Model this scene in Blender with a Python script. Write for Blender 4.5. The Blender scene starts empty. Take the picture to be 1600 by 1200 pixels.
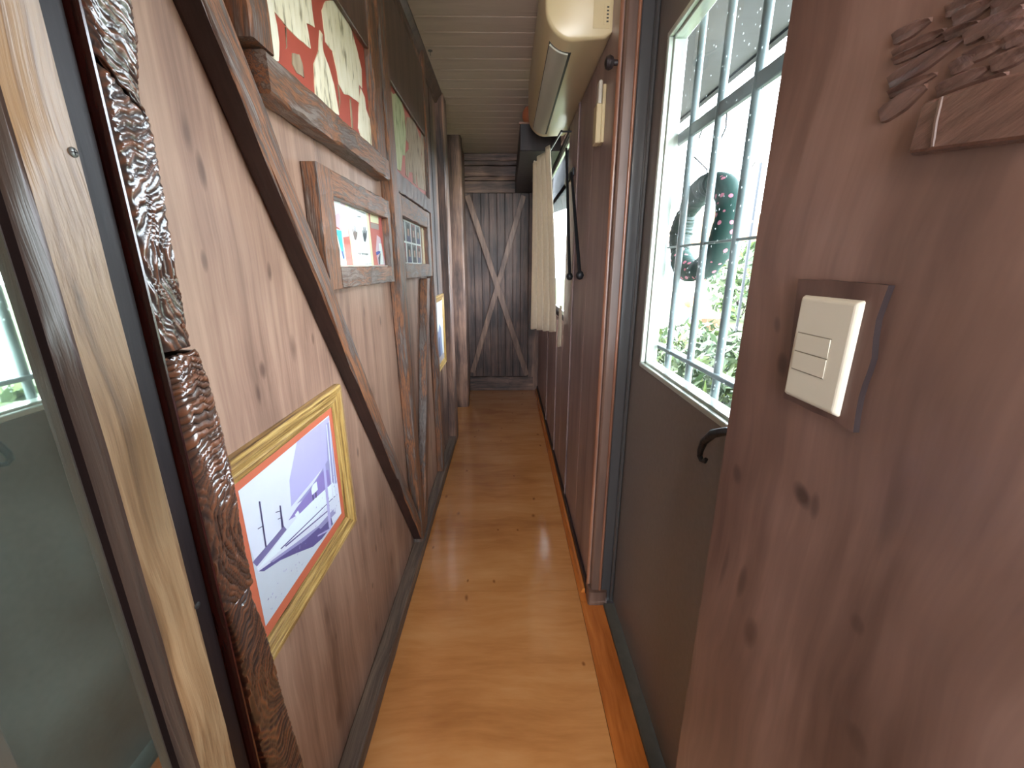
import bpy, bmesh, math, random
from mathutils import Vector, Matrix, noise as mnoise
random.seed(7)
SC = bpy.context.scene
COL = SC.collection

# ------------------------------------------------------------------ camera
F_PX = 647.0
CAM_H = 1.40
PITCH = math.atan(184 / F_PX)
_d0 = (-8 / F_PX, math.cos(PITCH) + 184 / F_PX * math.sin(PITCH))
YAW = math.atan2(_d0[0], _d0[1])
cam_d = bpy.data.cameras.new('camera')
cam_d.sensor_fit = 'HORIZONTAL'
cam_d.sensor_width = 36.0
cam_d.lens = F_PX / 1600 * 36.0
cam_d.clip_start = 0.02
cam = bpy.data.objects.new('camera', cam_d)
COL.objects.link(cam)
cam.location = (0, 0, CAM_H)
cam.rotation_euler = (math.pi / 2 - PITCH, 0, YAW)
SC.camera = cam

# ------------------------------------------------------------------ view, sky, lights
SC.view_settings.view_transform = 'Standard'
SC.view_settings.look = 'None'
SC.view_settings.gamma = 1.0
SC.view_settings.use_curve_mapping = False
SC.view_settings.exposure = 2.25
SC.cycles.use_denoising = True
SC.cycles.max_bounces = 8
SC.cycles.diffuse_bounces = 5
SC.cycles.transparent_max_bounces = 12
SC.cycles.sample_clamp_indirect = 6.0

world = bpy.data.worlds.new('world')
SC.world = world
world.use_nodes = True
bg = world.node_tree.nodes['Background']
bg.inputs['Color'].default_value = (0.87, 0.95, 1.06, 1)
bg.inputs['Strength'].default_value = 5.0

def lamp(name, typ, loc, rot, energy, color=(1, 1, 1), **kw):
    l = bpy.data.lights.new(name, typ)
    l.energy = energy
    l.color = color
    for k, v in kw.items():
        setattr(l, k, v)
    o = bpy.data.objects.new(name, l)
    COL.objects.link(o)
    o.location = loc
    o.rotation_euler = rot
    return o

lamp('sun', 'SUN', (-6, -4, 9), (math.radians(24), 0, math.radians(-70)), 2.0, (1, 0.95, 0.86), angle=0.02)
lamp('added_rear_fill', 'POINT', (-0.02, -0.75, 2.20), (0, 0, 0), 6.0, (1.0, 0.84, 0.64), shadow_soft_size=0.09)  # unseen warm fill light added behind the camera to brighten the near end
def portal(name, loc, rot, sx, sy):
    o = lamp(name, 'AREA', loc, rot, 1.0, shape='RECTANGLE', size=sx, size_y=sy)
    o.data.cycles.is_portal = True
portal('door_window_portal', (0.56, 1.0, 1.55), (0, math.pi / 2, 0), 0.95, 0.95)
portal('curtain_window_portal', (0.412, 3.285, 1.61), (0, math.pi / 2, 0), 1.08, 1.30)
portal('added_opening_portal', (0.0, -1.72, 1.55), (math.pi / 2, 0, 0), 0.85, 1.7)  # portal at the added rear opening

# ------------------------------------------------------------------ projection helper: a pixel of the photo onto a real plane
def ray(u, v):
    a = (u - 800) / F_PX
    b = (600 - v) / F_PX
    d = (a, math.cos(PITCH) + b * math.sin(PITCH), -math.sin(PITCH) + b * math.cos(PITCH))
    c, s = math.cos(YAW), math.sin(YAW)
    return Vector((c * d[0] - s * d[1], s * d[0] + c * d[1], d[2]))
CAM0 = Vector((0, 0, CAM_H))
def PX(u, v, x):
    d = ray(u, v); return CAM0 + d * (x / d.x)
def PY(u, v, y):
    d = ray(u, v); return CAM0 + d * (y / d.y)

# ------------------------------------------------------------------ materials
def lin(c):
    c = c / 255.0
    return c / 12.92 if c <= 0.04045 else ((c + 0.055) / 1.055) ** 2.4
def rgb(r, g, b):
    return (lin(r), lin(g), lin(b), 1)

def new_mat(name):
    m = bpy.data.materials.new(name)
    m.use_nodes = True
    nt = m.node_tree
    return m, nt, nt.nodes['Principled BSDF'], nt.links

def plain(name, col, rough=0.5, metal=0.0, coat=0.0, var=0.06, scale=20, bump=0.0, spec=0.5, trans=0.0):
    m, nt, b, L = new_mat(name)
    b.inputs['Roughness'].default_value = rough
    b.inputs['Metallic'].default_value = metal
    b.inputs['Coat Weight'].default_value = coat
    b.inputs['Specular IOR Level'].default_value = spec
    n = nt.nodes.new('ShaderNodeTexNoise')
    tc = nt.nodes.new('ShaderNodeTexCoord')
    L.new(tc.outputs['Object'], n.inputs['Vector'])
    n.inputs['Scale'].default_value = scale
    n.inputs['Detail'].default_value = 5
    mx = nt.nodes.new('ShaderNodeMix'); mx.data_type = 'RGBA'
    mx.inputs[6].default_value = tuple(max(0, c * (1 - var * 2)) for c in col[:3]) + (1,)
    mx.inputs[7].default_value = tuple(min(1, c * (1 + var * 2)) for c in col[:3]) + (1,)
    L.new(n.outputs['Fac'], mx.inputs[0])
    L.new(mx.outputs[2], b.inputs['Base Color'])
    if bump:
        bp = nt.nodes.new('ShaderNodeBump')
        bp.inputs['Strength'].default_value = bump
        bp.inputs['Distance'].default_value = 0.003
        L.new(n.outputs['Fac'], bp.inputs['Height'])
        L.new(bp.outputs['Normal'], b.inputs['Normal'])
    if trans:
        tr = nt.nodes.new('ShaderNodeBsdfTranslucent')
        L.new(mx.outputs[2], tr.inputs['Color'])
        ms = nt.nodes.new('ShaderNodeMixShader')
        ms.inputs[0].default_value = trans
        L.new(b.outputs[0], ms.inputs[1]); L.new(tr.outputs[0], ms.inputs[2])
        L.new(ms.outputs[0], nt.nodes['Material Output'].inputs['Surface'])
    return m

def wood(name, stops, axis=2, rot=(0, 0, 0), across=22.0, along=1.1, rough=0.45, bump=0.35, coat=0.0, knots=0.0,
         knot_col=(40, 25, 18), fine=0.35, knot_scale=(3.2, 1.5), spots=(), kplane=None, knot_cull=0.5, knot_size=0.2, coat_rough=0.15, spec=0.5, warp=0.25, blotch=0.25):
    """grain runs along `axis` (after rotation); stops = [(pos,(r,g,b)), ...]"""
    m, nt, b, L = new_mat(name)
    N = nt.nodes.new
    b.inputs['Roughness'].default_value = rough
    b.inputs['Coat Weight'].default_value = coat
    b.inputs['Coat Roughness'].default_value = coat_rough
    b.inputs['Specular IOR Level'].default_value = spec
    tc = N('ShaderNodeTexCoord')
    rt = N('ShaderNodeMapping'); rt.inputs['Rotation'].default_value = rot
    L.new(tc.outputs['Object'], rt.inputs['Vector'])
    # gentle warp so the grain wanders
    wn = N('ShaderNodeTexNoise'); wn.inputs['Scale'].default_value = 2.3; wn.inputs['Detail'].default_value = 2
    L.new(rt.outputs[0], wn.inputs['Vector'])
    wv = N('ShaderNodeVectorMath'); wv.operation = 'MULTIPLY_ADD'
    wv.inputs[1].default_value = (warp * 0.2,) * 3
    L.new(wn.outputs['Color'], wv.inputs[0]); L.new(rt.outputs[0], wv.inputs[2])
    def grain(sc_across, sc_along, det):
        mp = N('ShaderNodeMapping')
        s = [sc_across] * 3; s[axis] = sc_along
        mp.inputs['Scale'].default_value = s
        L.new(wv.outputs[0], mp.inputs['Vector'])
        n = N('ShaderNodeTexNoise'); n.inputs['Scale'].default_value = 1.0
        n.inputs['Detail'].default_value = det; n.inputs['Roughness'].default_value = 0.62
        L.new(mp.outputs[0], n.inputs['Vector'])
        return n.outputs['Fac']
    g1 = grain(across, along, 6)
    g2 = grain(across * 7, along * 4, 3)
    g3 = N('ShaderNodeTexNoise'); g3.inputs['Scale'].default_value = 2.2; g3.inputs['Detail'].default_value = 3
    L.new(rt.outputs[0], g3.inputs['Vector'])
    a1 = N('ShaderNodeMath'); a1.operation = 'MULTIPLY_ADD'
    a1.inputs[1].default_value = fine; L.new(g2, a1.inputs[0]); L.new(g1, a1.inputs[2])
    a2 = N('ShaderNodeMath'); a2.operation = 'MULTIPLY_ADD'
    a2.inputs[1].default_value = blotch; L.new(g3.outputs['Fac'], a2.inputs[0]); L.new(a1.outputs[0], a2.inputs[2])
    a3 = N('ShaderNodeMath'); a3.operation = 'SUBTRACT'
    a3.inputs[1].default_value = (fine + blotch) * 0.5; L.new(a2.outputs[0], a3.inputs[0])
    cr = N('ShaderNodeValToRGB')
    while len(cr.color_ramp.elements) < len(stops):
        cr.color_ramp.elements.new(0.5)
    for e, (p, c) in zip(cr.color_ramp.elements, stops):
        e.position = p; e.color = rgb(*c)
    L.new(a3.outputs[0], cr.inputs[0])
    out = cr.outputs[0]
    if knots:
        mp = N('ShaderNodeMapping')
        s = [knot_scale[0]] * 3; s[axis] = knot_scale[1]
        mp.inputs['Scale'].default_value = s
        L.new(wv.outputs[0], mp.inputs['Vector'])
        vo = N('ShaderNodeTexVoronoi'); vo.inputs['Scale'].default_value = 1.0
        vsrc = mp.outputs[0]
        if kplane:
            vo.voronoi_dimensions = '2D'
            sx = N('ShaderNodeSeparateXYZ'); cx = N('ShaderNodeCombineXYZ')
            L.new(vsrc, sx.inputs[0]); L.new(sx.outputs['XYZ'.index(kplane[0])], cx.inputs[0]); L.new(sx.outputs['XYZ'.index(kplane[1])], cx.inputs[1])
            vsrc = cx.outputs[0]
        L.new(vsrc, vo.inputs['Vector'])
        mr = N('ShaderNodeMapRange')
        mr.inputs[1].default_value = 0.02; mr.inputs[2].default_value = 0.14
        mr.inputs[3].default_value = knots; mr.inputs[4].default_value = 0.0
        L.new(vo.outputs['Distance'], mr.inputs[0])
        mx = N('ShaderNodeMix'); mx.data_type = 'RGBA'
        mx.inputs[7].default_value = rgb(*knot_col)
        sc_ = N('ShaderNodeSeparateColor'); L.new(vo.outputs['Color'], sc_.inputs[0])
        gt = N('ShaderNodeMath'); gt.operation = 'GREATER_THAN'; gt.inputs[1].default_value = knot_cull; L.new(sc_.outputs[0], gt.inputs[0])
        sz = N('ShaderNodeMapRange'); sz.inputs[1].default_value = 0; sz.inputs[2].default_value = 1; sz.inputs[3].default_value = 0.05; sz.inputs[4].default_value = knot_size
        L.new(sc_.outputs[1], sz.inputs[0]); L.new(sz.outputs[0], mr.inputs[2])
        mu = N('ShaderNodeMath'); mu.operation = 'MULTIPLY'; L.new(mr.outputs[0], mu.inputs[0]); L.new(gt.outputs[0], mu.inputs[1])
        L.new(mu.outputs[0], mx.inputs[0]); L.new(out, mx.inputs[6])
        out = mx.outputs[2]
    if spots:
        sp = N('ShaderNodeSeparateXYZ'); L.new(wv.outputs[0], sp.inputs[0])
        last = None
        off = warp * 0.1
        for (sy, sz_, ry, rz, st) in spots:
            terms = []
            for ch, c0, rr in (('Y', sy, ry), ('Z', sz_, rz)):
                q = N('ShaderNodeMath'); q.operation = 'MULTIPLY_ADD'; q.inputs[1].default_value = 1 / rr; q.inputs[2].default_value = -(c0 + off) / rr
                L.new(sp.outputs[ch], q.inputs[0])
                q2 = N('ShaderNodeMath'); q2.operation = 'MULTIPLY'; L.new(q.outputs[0], q2.inputs[0]); L.new(q.outputs[0], q2.inputs[1])
                terms.append(q2)
            ad = N('ShaderNodeMath'); L.new(terms[0].outputs[0], ad.inputs[0]); L.new(terms[1].outputs[0], ad.inputs[1])
            r_ = N('ShaderNodeMapRange'); r_.inputs[1].default_value = 0.15; r_.inputs[2].default_value = 1.2; r_.inputs[3].default_value = st; r_.inputs[4].default_value = 0
            L.new(ad.outputs[0], r_.inputs[0])
            if last is None: last = r_
            else:
                mm_ = N('ShaderNodeMath'); mm_.operation = 'MAXIMUM'; L.new(last.outputs[0], mm_.inputs[0]); L.new(r_.outputs[0], mm_.inputs[1]); last = mm_
        gm_ = N('ShaderNodeMapRange'); gm_.inputs[1].default_value = 0.2; gm_.inputs[2].default_value = 0.6; gm_.inputs[3].default_value = 0.35; gm_.inputs[4].default_value = 1.0
        L.new(g1, gm_.inputs[0])
        ml = N('ShaderNodeMath'); ml.operation = 'MULTIPLY'; L.new(last.outputs[0], ml.inputs[0]); L.new(gm_.outputs[0], ml.inputs[1])
        mk = N('ShaderNodeMix'); mk.data_type = 'RGBA'; mk.inputs[7].default_value = rgb(*knot_col)
        L.new(ml.outputs[0], mk.inputs[0]); L.new(out, mk.inputs[6]); out = mk.outputs[2]
    L.new(out, b.inputs['Base Color'])
    if bump:
        bp = N('ShaderNodeBump'); bp.inputs['Strength'].default_value = bump
        bp.inputs['Distance'].default_value = 0.004
        L.new(a1.outputs[0], bp.inputs['Height'])
        L.new(bp.outputs['Normal'], b.inputs['Normal'])
    return m

M = {}
def spots_on(x, y_off, lst):
    out = []
    for (u, v, ry, rz, st) in lst:
        p = PX(u, v, x); out.append((p.y - y_off, p.z, ry, rz, st))
    return out
SPOT_L = spots_on(-0.475, 1.8, [(318, 268, .010, .030, .8), (322, 412, .007, .018, .7), (420, 423, .008, .018, .7), (413, 580, .010, .020, .8), (487, 527, .007, .016, .6),
    (560, 702, .009, .020, .6), (588, 854, .010, .018, .6), (582, 916, .008, .014, .7), (522, 1000, .008, .012, .6), (470, 690, .006, .014, .5), (570, 490, .010, .020, .6), (595, 500, .010, .022, .6)])
SPOT_R = spots_on(0.340, 0.0, [(1218, 585, .011, .016, .85), (1146, 735, .012, .014, .7), (1242, 752, .017, .012, .8), (1262, 762, .008, .016, .6), (1152, 905, .010, .035, .75), (1166, 1000, .014, .030, .7), (1125, 880, .006, .05, .4),
    (1345, 960, .010, .012, .6), (1335, 1170, .012, .016, .5), (1215, 520, .006, .012, .5), (1400, 760, .010, .05, .3)])
RX = math.radians
M['panel'] = wood('stained plywood', [(0.25, (112, 86, 72)), (0.5, (150, 118, 100)), (0.75, (176, 144, 122))], across=14, along=0.7,
                  rough=0.42, bump=0.25, spots=SPOT_L, knots=0.5, knot_col=(62, 40, 34), knot_scale=(6.0, 2.6), kplane='YZ', knot_cull=0.45, knot_size=0.22, blotch=0.55, fine=0.45)
M['partition'] = wood('dark stained panel', [(0.25, (76, 54, 48)), (0.5, (116, 87, 77)), (0.75, (150, 118, 106))], across=6, along=0.55,
                      rough=0.36, bump=0.12, spots=SPOT_R, knots=0.0, knot_col=(38, 26, 24), knot_scale=(9.0, 3.4), kplane='YZ', blotch=0.7, fine=0.25, warp=0.6)
M['rwall'] = wood('dark red brown boards', [(0.25, (100, 82, 80)), (0.5, (136, 114, 110)), (0.8, (160, 136, 130))], across=10, along=0.6,
                  rough=0.38, bump=0.15, fine=0.3, blotch=0.5)
M['endwood'] = wood('dark brown end grain board', [(0.25, (60, 44, 38)), (0.5, (90, 68, 58)), (0.8, (116, 90, 76))], across=14, along=0.6, rough=0.4, bump=0.15)
M['batten'] = wood('glossy red batten', [(0.25, (84, 52, 38)), (0.5, (128, 84, 62)), (0.8, (164, 114, 86))], across=18, along=0.6,
                   rough=0.3, bump=0.2, coat=0.4)
RUST = [(0.24, (48, 40, 38)), (0.36, (112, 102, 96)), (0.45, (76, 60, 52)), (0.54, (142, 94, 62)), (0.62, (88, 68, 58)), (0.72, (130, 118, 110)), (0.85, (104, 78, 62))]
M['rustic'] = wood('brushed timber upright', RUST, axis=2, across=26, along=1.6, rough=0.45, bump=0.9, coat=0.04, fine=0.5, blotch=0.5)
M['rustic_y'] = wood('brushed timber level', RUST, axis=1, across=26, along=2.4, rough=0.42, bump=0.9, coat=0.04, fine=0.5, blotch=0.7, warp=0.8)
M['rustic_d1'] = wood('brushed timber leaning', RUST, axis=2, rot=(RX(-32.5), 0, 0), across=26, along=1.6, rough=0.5, bump=0.9, fine=0.5, blotch=0.5)
M['rustic_d2'] = wood('brushed timber leaning away', RUST, axis=2, rot=(RX(25), 0, 0), across=26, along=1.6, rough=0.5, bump=0.9, fine=0.5, blotch=0.5)
M['shaded_side'] = wood('shaded brace side', [(0.3, (30, 20, 20)), (0.6, (52, 34, 32)), (0.8, (70, 44, 38))], axis=2, rot=(RX(-32.5), 0, 0), rough=0.4, bump=0.4)  # shade on the brace's near side is put into this colour
BURNT = [(0.28, (50, 40, 38)), (0.45, (92, 72, 64)), (0.6, (126, 98, 84)), (0.78, (164, 128, 108))]
M['burnt'] = wood('scorched boards', BURNT, across=20, along=1.0, rough=0.5, bump=0.8, fine=0.5, blotch=0.9)
M['burnt_dark'] = wood('dark scorched planks', [(0.28, (44, 34, 32)), (0.45, (74, 57, 52)), (0.6, (100, 78, 68)), (0.8, (128, 98, 84))], across=24, along=1.0, rough=0.5, bump=0.8, fine=0.5, blotch=0.9)
M['burnt_x'] = wood('scorched level boards', BURNT, axis=0, across=24, along=1.4, rough=0.5, bump=0.8, fine=0.5, blotch=0.8)
M['burnt_light'] = wood('scorched strips', [(0.25, (76, 58, 50)), (0.5, (122, 95, 80)), (0.8, (166, 132, 110))], across=24, along=1.2, rough=0.45, bump=0.7, fine=0.5)
M['base'] = wood('greyed baseboard', [(0.25, (54, 44, 38)), (0.5, (98, 84, 74)), (0.75, (132, 114, 98))], axis=1, across=40, along=1.2, rough=0.5, bump=0.8, fine=0.5)
M['ceil'] = wood('ceiling boards', [(0.25, (156, 138, 122)), (0.5, (188, 172, 154)), (0.8, (204, 188, 170))], axis=0, across=12, along=1.2, rough=0.4, bump=0.15)
M['plank'] = wood('greyed oak plank', [(0.25, (78, 58, 40)), (0.42, (128, 100, 70)), (0.55, (150, 124, 92)), (0.66, (110, 84, 60)), (0.85, (176, 154, 122))],
                  across=30, along=1.2, rough=0.38, bump=0.35, fine=0.4, blotch=0.5, warp=0.35)
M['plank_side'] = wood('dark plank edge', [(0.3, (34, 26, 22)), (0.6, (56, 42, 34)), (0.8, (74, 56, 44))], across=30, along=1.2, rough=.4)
M['mould'] = wood('dark polished moulding', [(0.3, (42, 16, 16)), (0.55, (78, 32, 28)), (0.8, (112, 54, 40))], across=26, along=0.8, rough=0.22, bump=0.1, coat=0.6)
M['black_wood'] = wood('dark groove timber', [(0.3, (24, 18, 20)), (0.6, (44, 34, 34)), (0.8, (60, 46, 42))], across=20, along=0.9, rough=0.45, bump=0.15, spec=0.3)
M['floor'] = wood('varnished plywood floor', [(0.22, (162, 104, 54)), (0.5, (192, 132, 76)), (0.8, (208, 152, 96))], axis=0, across=7, along=1.4,
                  rough=0.16, bump=0.02, coat=0.5, coat_rough=0.12, fine=0.25, blotch=0.6, knots=0.75, knot_col=(110, 62, 24), knot_scale=(5.0, 9.0), kplane='XY', knot_cull=0.8, knot_size=0.12, warp=0.5)
M['floor_strip'] = wood('red varnished strip', [(0.25, (150, 80, 32)), (0.5, (184, 106, 46)), (0.8, (204, 130, 62))], axis=1, across=12, along=1.2,
                        rough=0.18, bump=0.02, coat=0.4)
M['door'] = plain('dark painted door', rgb(108, 99, 94), rough=0.42, var=0.07, scale=60, bump=0.12)
M['jamb'] = plain('dark painted jamb', rgb(64, 62, 62), rough=0.34, var=0.05, scale=30, coat=0.2)
M['seal'] = plain('pale metal window bead', rgb(196, 204, 196), rough=0.28, metal=0.55, var=0.05)
M['bar'] = plain('grey painted iron', rgb(98, 112, 114), rough=0.45, var=0.06)
M['iron'] = plain('black wrought iron', rgb(40, 42, 46), rough=0.42, metal=0.5, var=0.15, scale=80, bump=0.5)
M['threshold'] = plain('worn threshold', rgb(70, 66, 58), rough=0.55, var=0.18, scale=30)
M['plastic'] = plain('ivory plastic', rgb(196, 188, 172), rough=0.35, var=0.01)
M['plastic_gap'] = plain('switch joint', rgb(120, 110, 96), rough=0.6)
M['ac'] = plain('cream air conditioner shell', rgb(192, 172, 132), rough=0.3, var=0.01)
M['ac_dark'] = plain('dark outlet', rgb(36, 34, 32), rough=0.5)
M['ac_flap'] = plain('grey green louver', rgb(170, 168, 150), rough=0.3, var=0.02)
M['curtain'] = plain('cream cotton', rgb(208, 194, 172), rough=0.9, var=0.05, scale=60, trans=0.22)
M['screw'] = plain('zinc screw', rgb(120, 120, 116), rough=0.35, metal=0.9)
M['screw_dark'] = plain('dark nail head', rgb(18, 15, 14), rough=0.7)
M['gold'] = wood('gilt frame', [(0.3, (88, 62, 30)), (0.45, (158, 122, 66)), (0.6, (196, 164, 98)), (0.85, (226, 204, 146))], axis=2, across=170, along=5, rough=0.32, bump=0.5, coat=0.2, fine=0.5, warp=0.02, blotch=0.1)
M['gold_y'] = wood('gilt frame level', [(0.3, (88, 62, 30)), (0.45, (158, 122, 66)), (0.6, (196, 164, 98)), (0.85, (226, 204, 146))], axis=1, across=170, along=5, rough=0.32, bump=0.5, coat=0.2, fine=0.5, warp=0.02, blotch=0.1)
M['mat_red'] = plain('salmon mat board', rgb(206, 104, 74), rough=0.7, var=0.03)
M['redpanel'] = plain('red panel', rgb(174, 80, 64), rough=0.45, var=0.05, scale=9)
M['redpaper'] = plain('faded red paper', rgb(206, 104, 94), rough=0.5, var=0.06, scale=30)

def bark(name, a, b_, fleck):
    m, nt, b, L = new_mat(name)
    N = nt.nodes.new
    tc = N('ShaderNodeTexCoord'); mp = N('ShaderNodeMapping'); mp.inputs['Scale'].default_value = (60, 60, 14)
    L.new(tc.outputs['Object'], mp.inputs['Vector'])
    n = N('ShaderNodeTexNoise'); n.inputs['Scale'].default_value = 1; n.inputs['Detail'].default_value = 6
    L.new(mp.outputs[0], n.inputs['Vector'])
    cr = N('ShaderNodeValToRGB')
    e = cr.color_ramp.elements
    e[0].position = 0.30; e[0].color = rgb(*fleck); e[1].position = 0.42; e[1].color = rgb(*a)
    x = e.new(0.7); x.color = rgb(*b_)
    L.new(n.outputs['Fac'], cr.inputs[0]); L.new(cr.outputs[0], b.inputs['Base Color'])
    b.inputs['Roughness'].default_value = 0.65
    return m
M['bark'] = bark('cream bark', (228, 218, 188), (242, 234, 214), (140, 128, 100))
M['bark_green'] = bark('greenish bark', (170, 176, 128), (190, 190, 150), (96, 100, 64))
M['bark_grey'] = bark('grey brown bark', (150, 130, 106), (172, 152, 126), (86, 70, 54))

def mirror_mat():
    m, nt, b, L = new_mat('old mirror')
    b.inputs['Metallic'].default_value = 1.0
    b.inputs['Base Color'].default_value = (0.70, 0.82, 0.74, 1)
    b.inputs['Roughness'].default_value = 0.02
    d = nt.nodes.new('ShaderNodeBsdfDiffuse'); d.inputs['Color'].default_value = rgb(150, 170, 160)
    n = nt.nodes.new('ShaderNodeTexNoise'); n.inputs['Scale'].default_value = 6; n.inputs['Detail'].default_value = 6
    tc = nt.nodes.new('ShaderNodeTexCoord'); L.new(tc.outputs['Object'], n.inputs['Vector'])
    mr = nt.nodes.new('ShaderNodeMapRange'); mr.inputs[1].default_value = 0.35; mr.inputs[2].default_value = 0.8
    mr.inputs[3].default_value = 0.06; mr.inputs[4].default_value = 0.30
    L.new(n.outputs['Fac'], mr.inputs[0])
    ms = nt.nodes.new('ShaderNodeMixShader')
    L.new(mr.outputs[0], ms.inputs[0]); L.new(b.outputs[0], ms.inputs[1]); L.new(d.outputs[0], ms.inputs[2])
    L.new(ms.outputs[0], nt.nodes['Material Output'].inputs['Surface'])
    return m
M['mirror'] = mirror_mat()

def glass_mat(name, dirt, ior=1.3):
    m, nt, b, L = new_mat(name)
    N = nt.nodes.new
    t = N('ShaderNodeBsdfTransparent'); t.inputs['Color'].default_value = (0.97, 0.99, 0.985, 1)
    g = N('ShaderNodeBsdfGlossy'); g.inputs['Roughness'].default_value = 0.03
    fr = N('ShaderNodeFresnel'); fr.inputs['IOR'].default_value = ior
    ms = N('ShaderNodeMixShader')
    ge = N('ShaderNodeNewGeometry'); iv = N('ShaderNodeMath'); iv.operation = 'SUBTRACT'; iv.inputs[0].default_value = 1.0
    L.new(ge.outputs['Backfacing'], iv.inputs[1])
    fm = N('ShaderNodeMath'); fm.operation = 'MULTIPLY'; L.new(fr.outputs[0], fm.inputs[0]); L.new(iv.outputs[0], fm.inputs[1])
    L.new(fm.outputs[0], ms.inputs[0]); L.new(t.outputs[0], ms.inputs[1]); L.new(g.outputs[0], ms.inputs[2])
    out = ms.outputs[0]
    if dirt:
        d = N('ShaderNodeBsdfTranslucent'); d.inputs['Color'].default_value = (0.8, 0.86, 0.86, 1)
        tc = N('ShaderNodeTexCoord')
        v = N('ShaderNodeTexVoronoi'); v.inputs['Scale'].default_value = 60; L.new(tc.outputs['Object'], v.inputs['Vector'])
        n = N('ShaderNodeTexNoise'); n.inputs['Scale'].default_value = 9; n.inputs['Detail'].default_value = 8; L.new(tc.outputs['Object'], n.inputs['Vector'])
        m1 = N('ShaderNodeMapRange'); m1.inputs[1].default_value = 0.10; m1.inputs[2].default_value = 0.16; m1.inputs[3].default_value = 0.26; m1.inputs[4].default_value = 0.0
        L.new(v.outputs['Distance'], m1.inputs[0])
        vc = N('ShaderNodeSeparateColor'); L.new(v.outputs['Color'], vc.inputs[0])
        gt = N('ShaderNodeMath'); gt.operation = 'GREATER_THAN'; gt.inputs[1].default_value = 0.78; L.new(vc.outputs[0], gt.inputs[0])
        mu = N('ShaderNodeMath'); mu.operation = 'MULTIPLY'; L.new(m1.outputs[0], mu.inputs[0]); L.new(gt.outputs[0], mu.inputs[1])
        m2 = N('ShaderNodeMapRange'); m2.inputs[1].default_value = 0.4; m2.inputs[2].default_value = 0.75; m2.inputs[3].default_value = 0.0; m2.inputs[4].default_value = 0.012
        L.new(n.outputs['Fac'], m2.inputs[0])
        ad = N('ShaderNodeMath'); ad.operation = 'MAXIMUM'; L.new(mu.outputs[0], ad.inputs[0]); L.new(m2.outputs[0], ad.inputs[1])
        m3 = N('ShaderNodeMixShader')
        L.new(ad.outputs[0], m3.inputs[0]); L.new(out, m3.inputs[1]); L.new(d.outputs[0], m3.inputs[2])
        out = m3.outputs[0]
    L.new(out, nt.nodes['Material Output'].inputs['Surface'])
    return m
M['glass'] = glass_mat('rain spotted glass', True)
M['clear'] = glass_mat('clear glass', False)
M['picture_glass'] = glass_mat('low reflection picture glass', False, 1.10)

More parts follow.
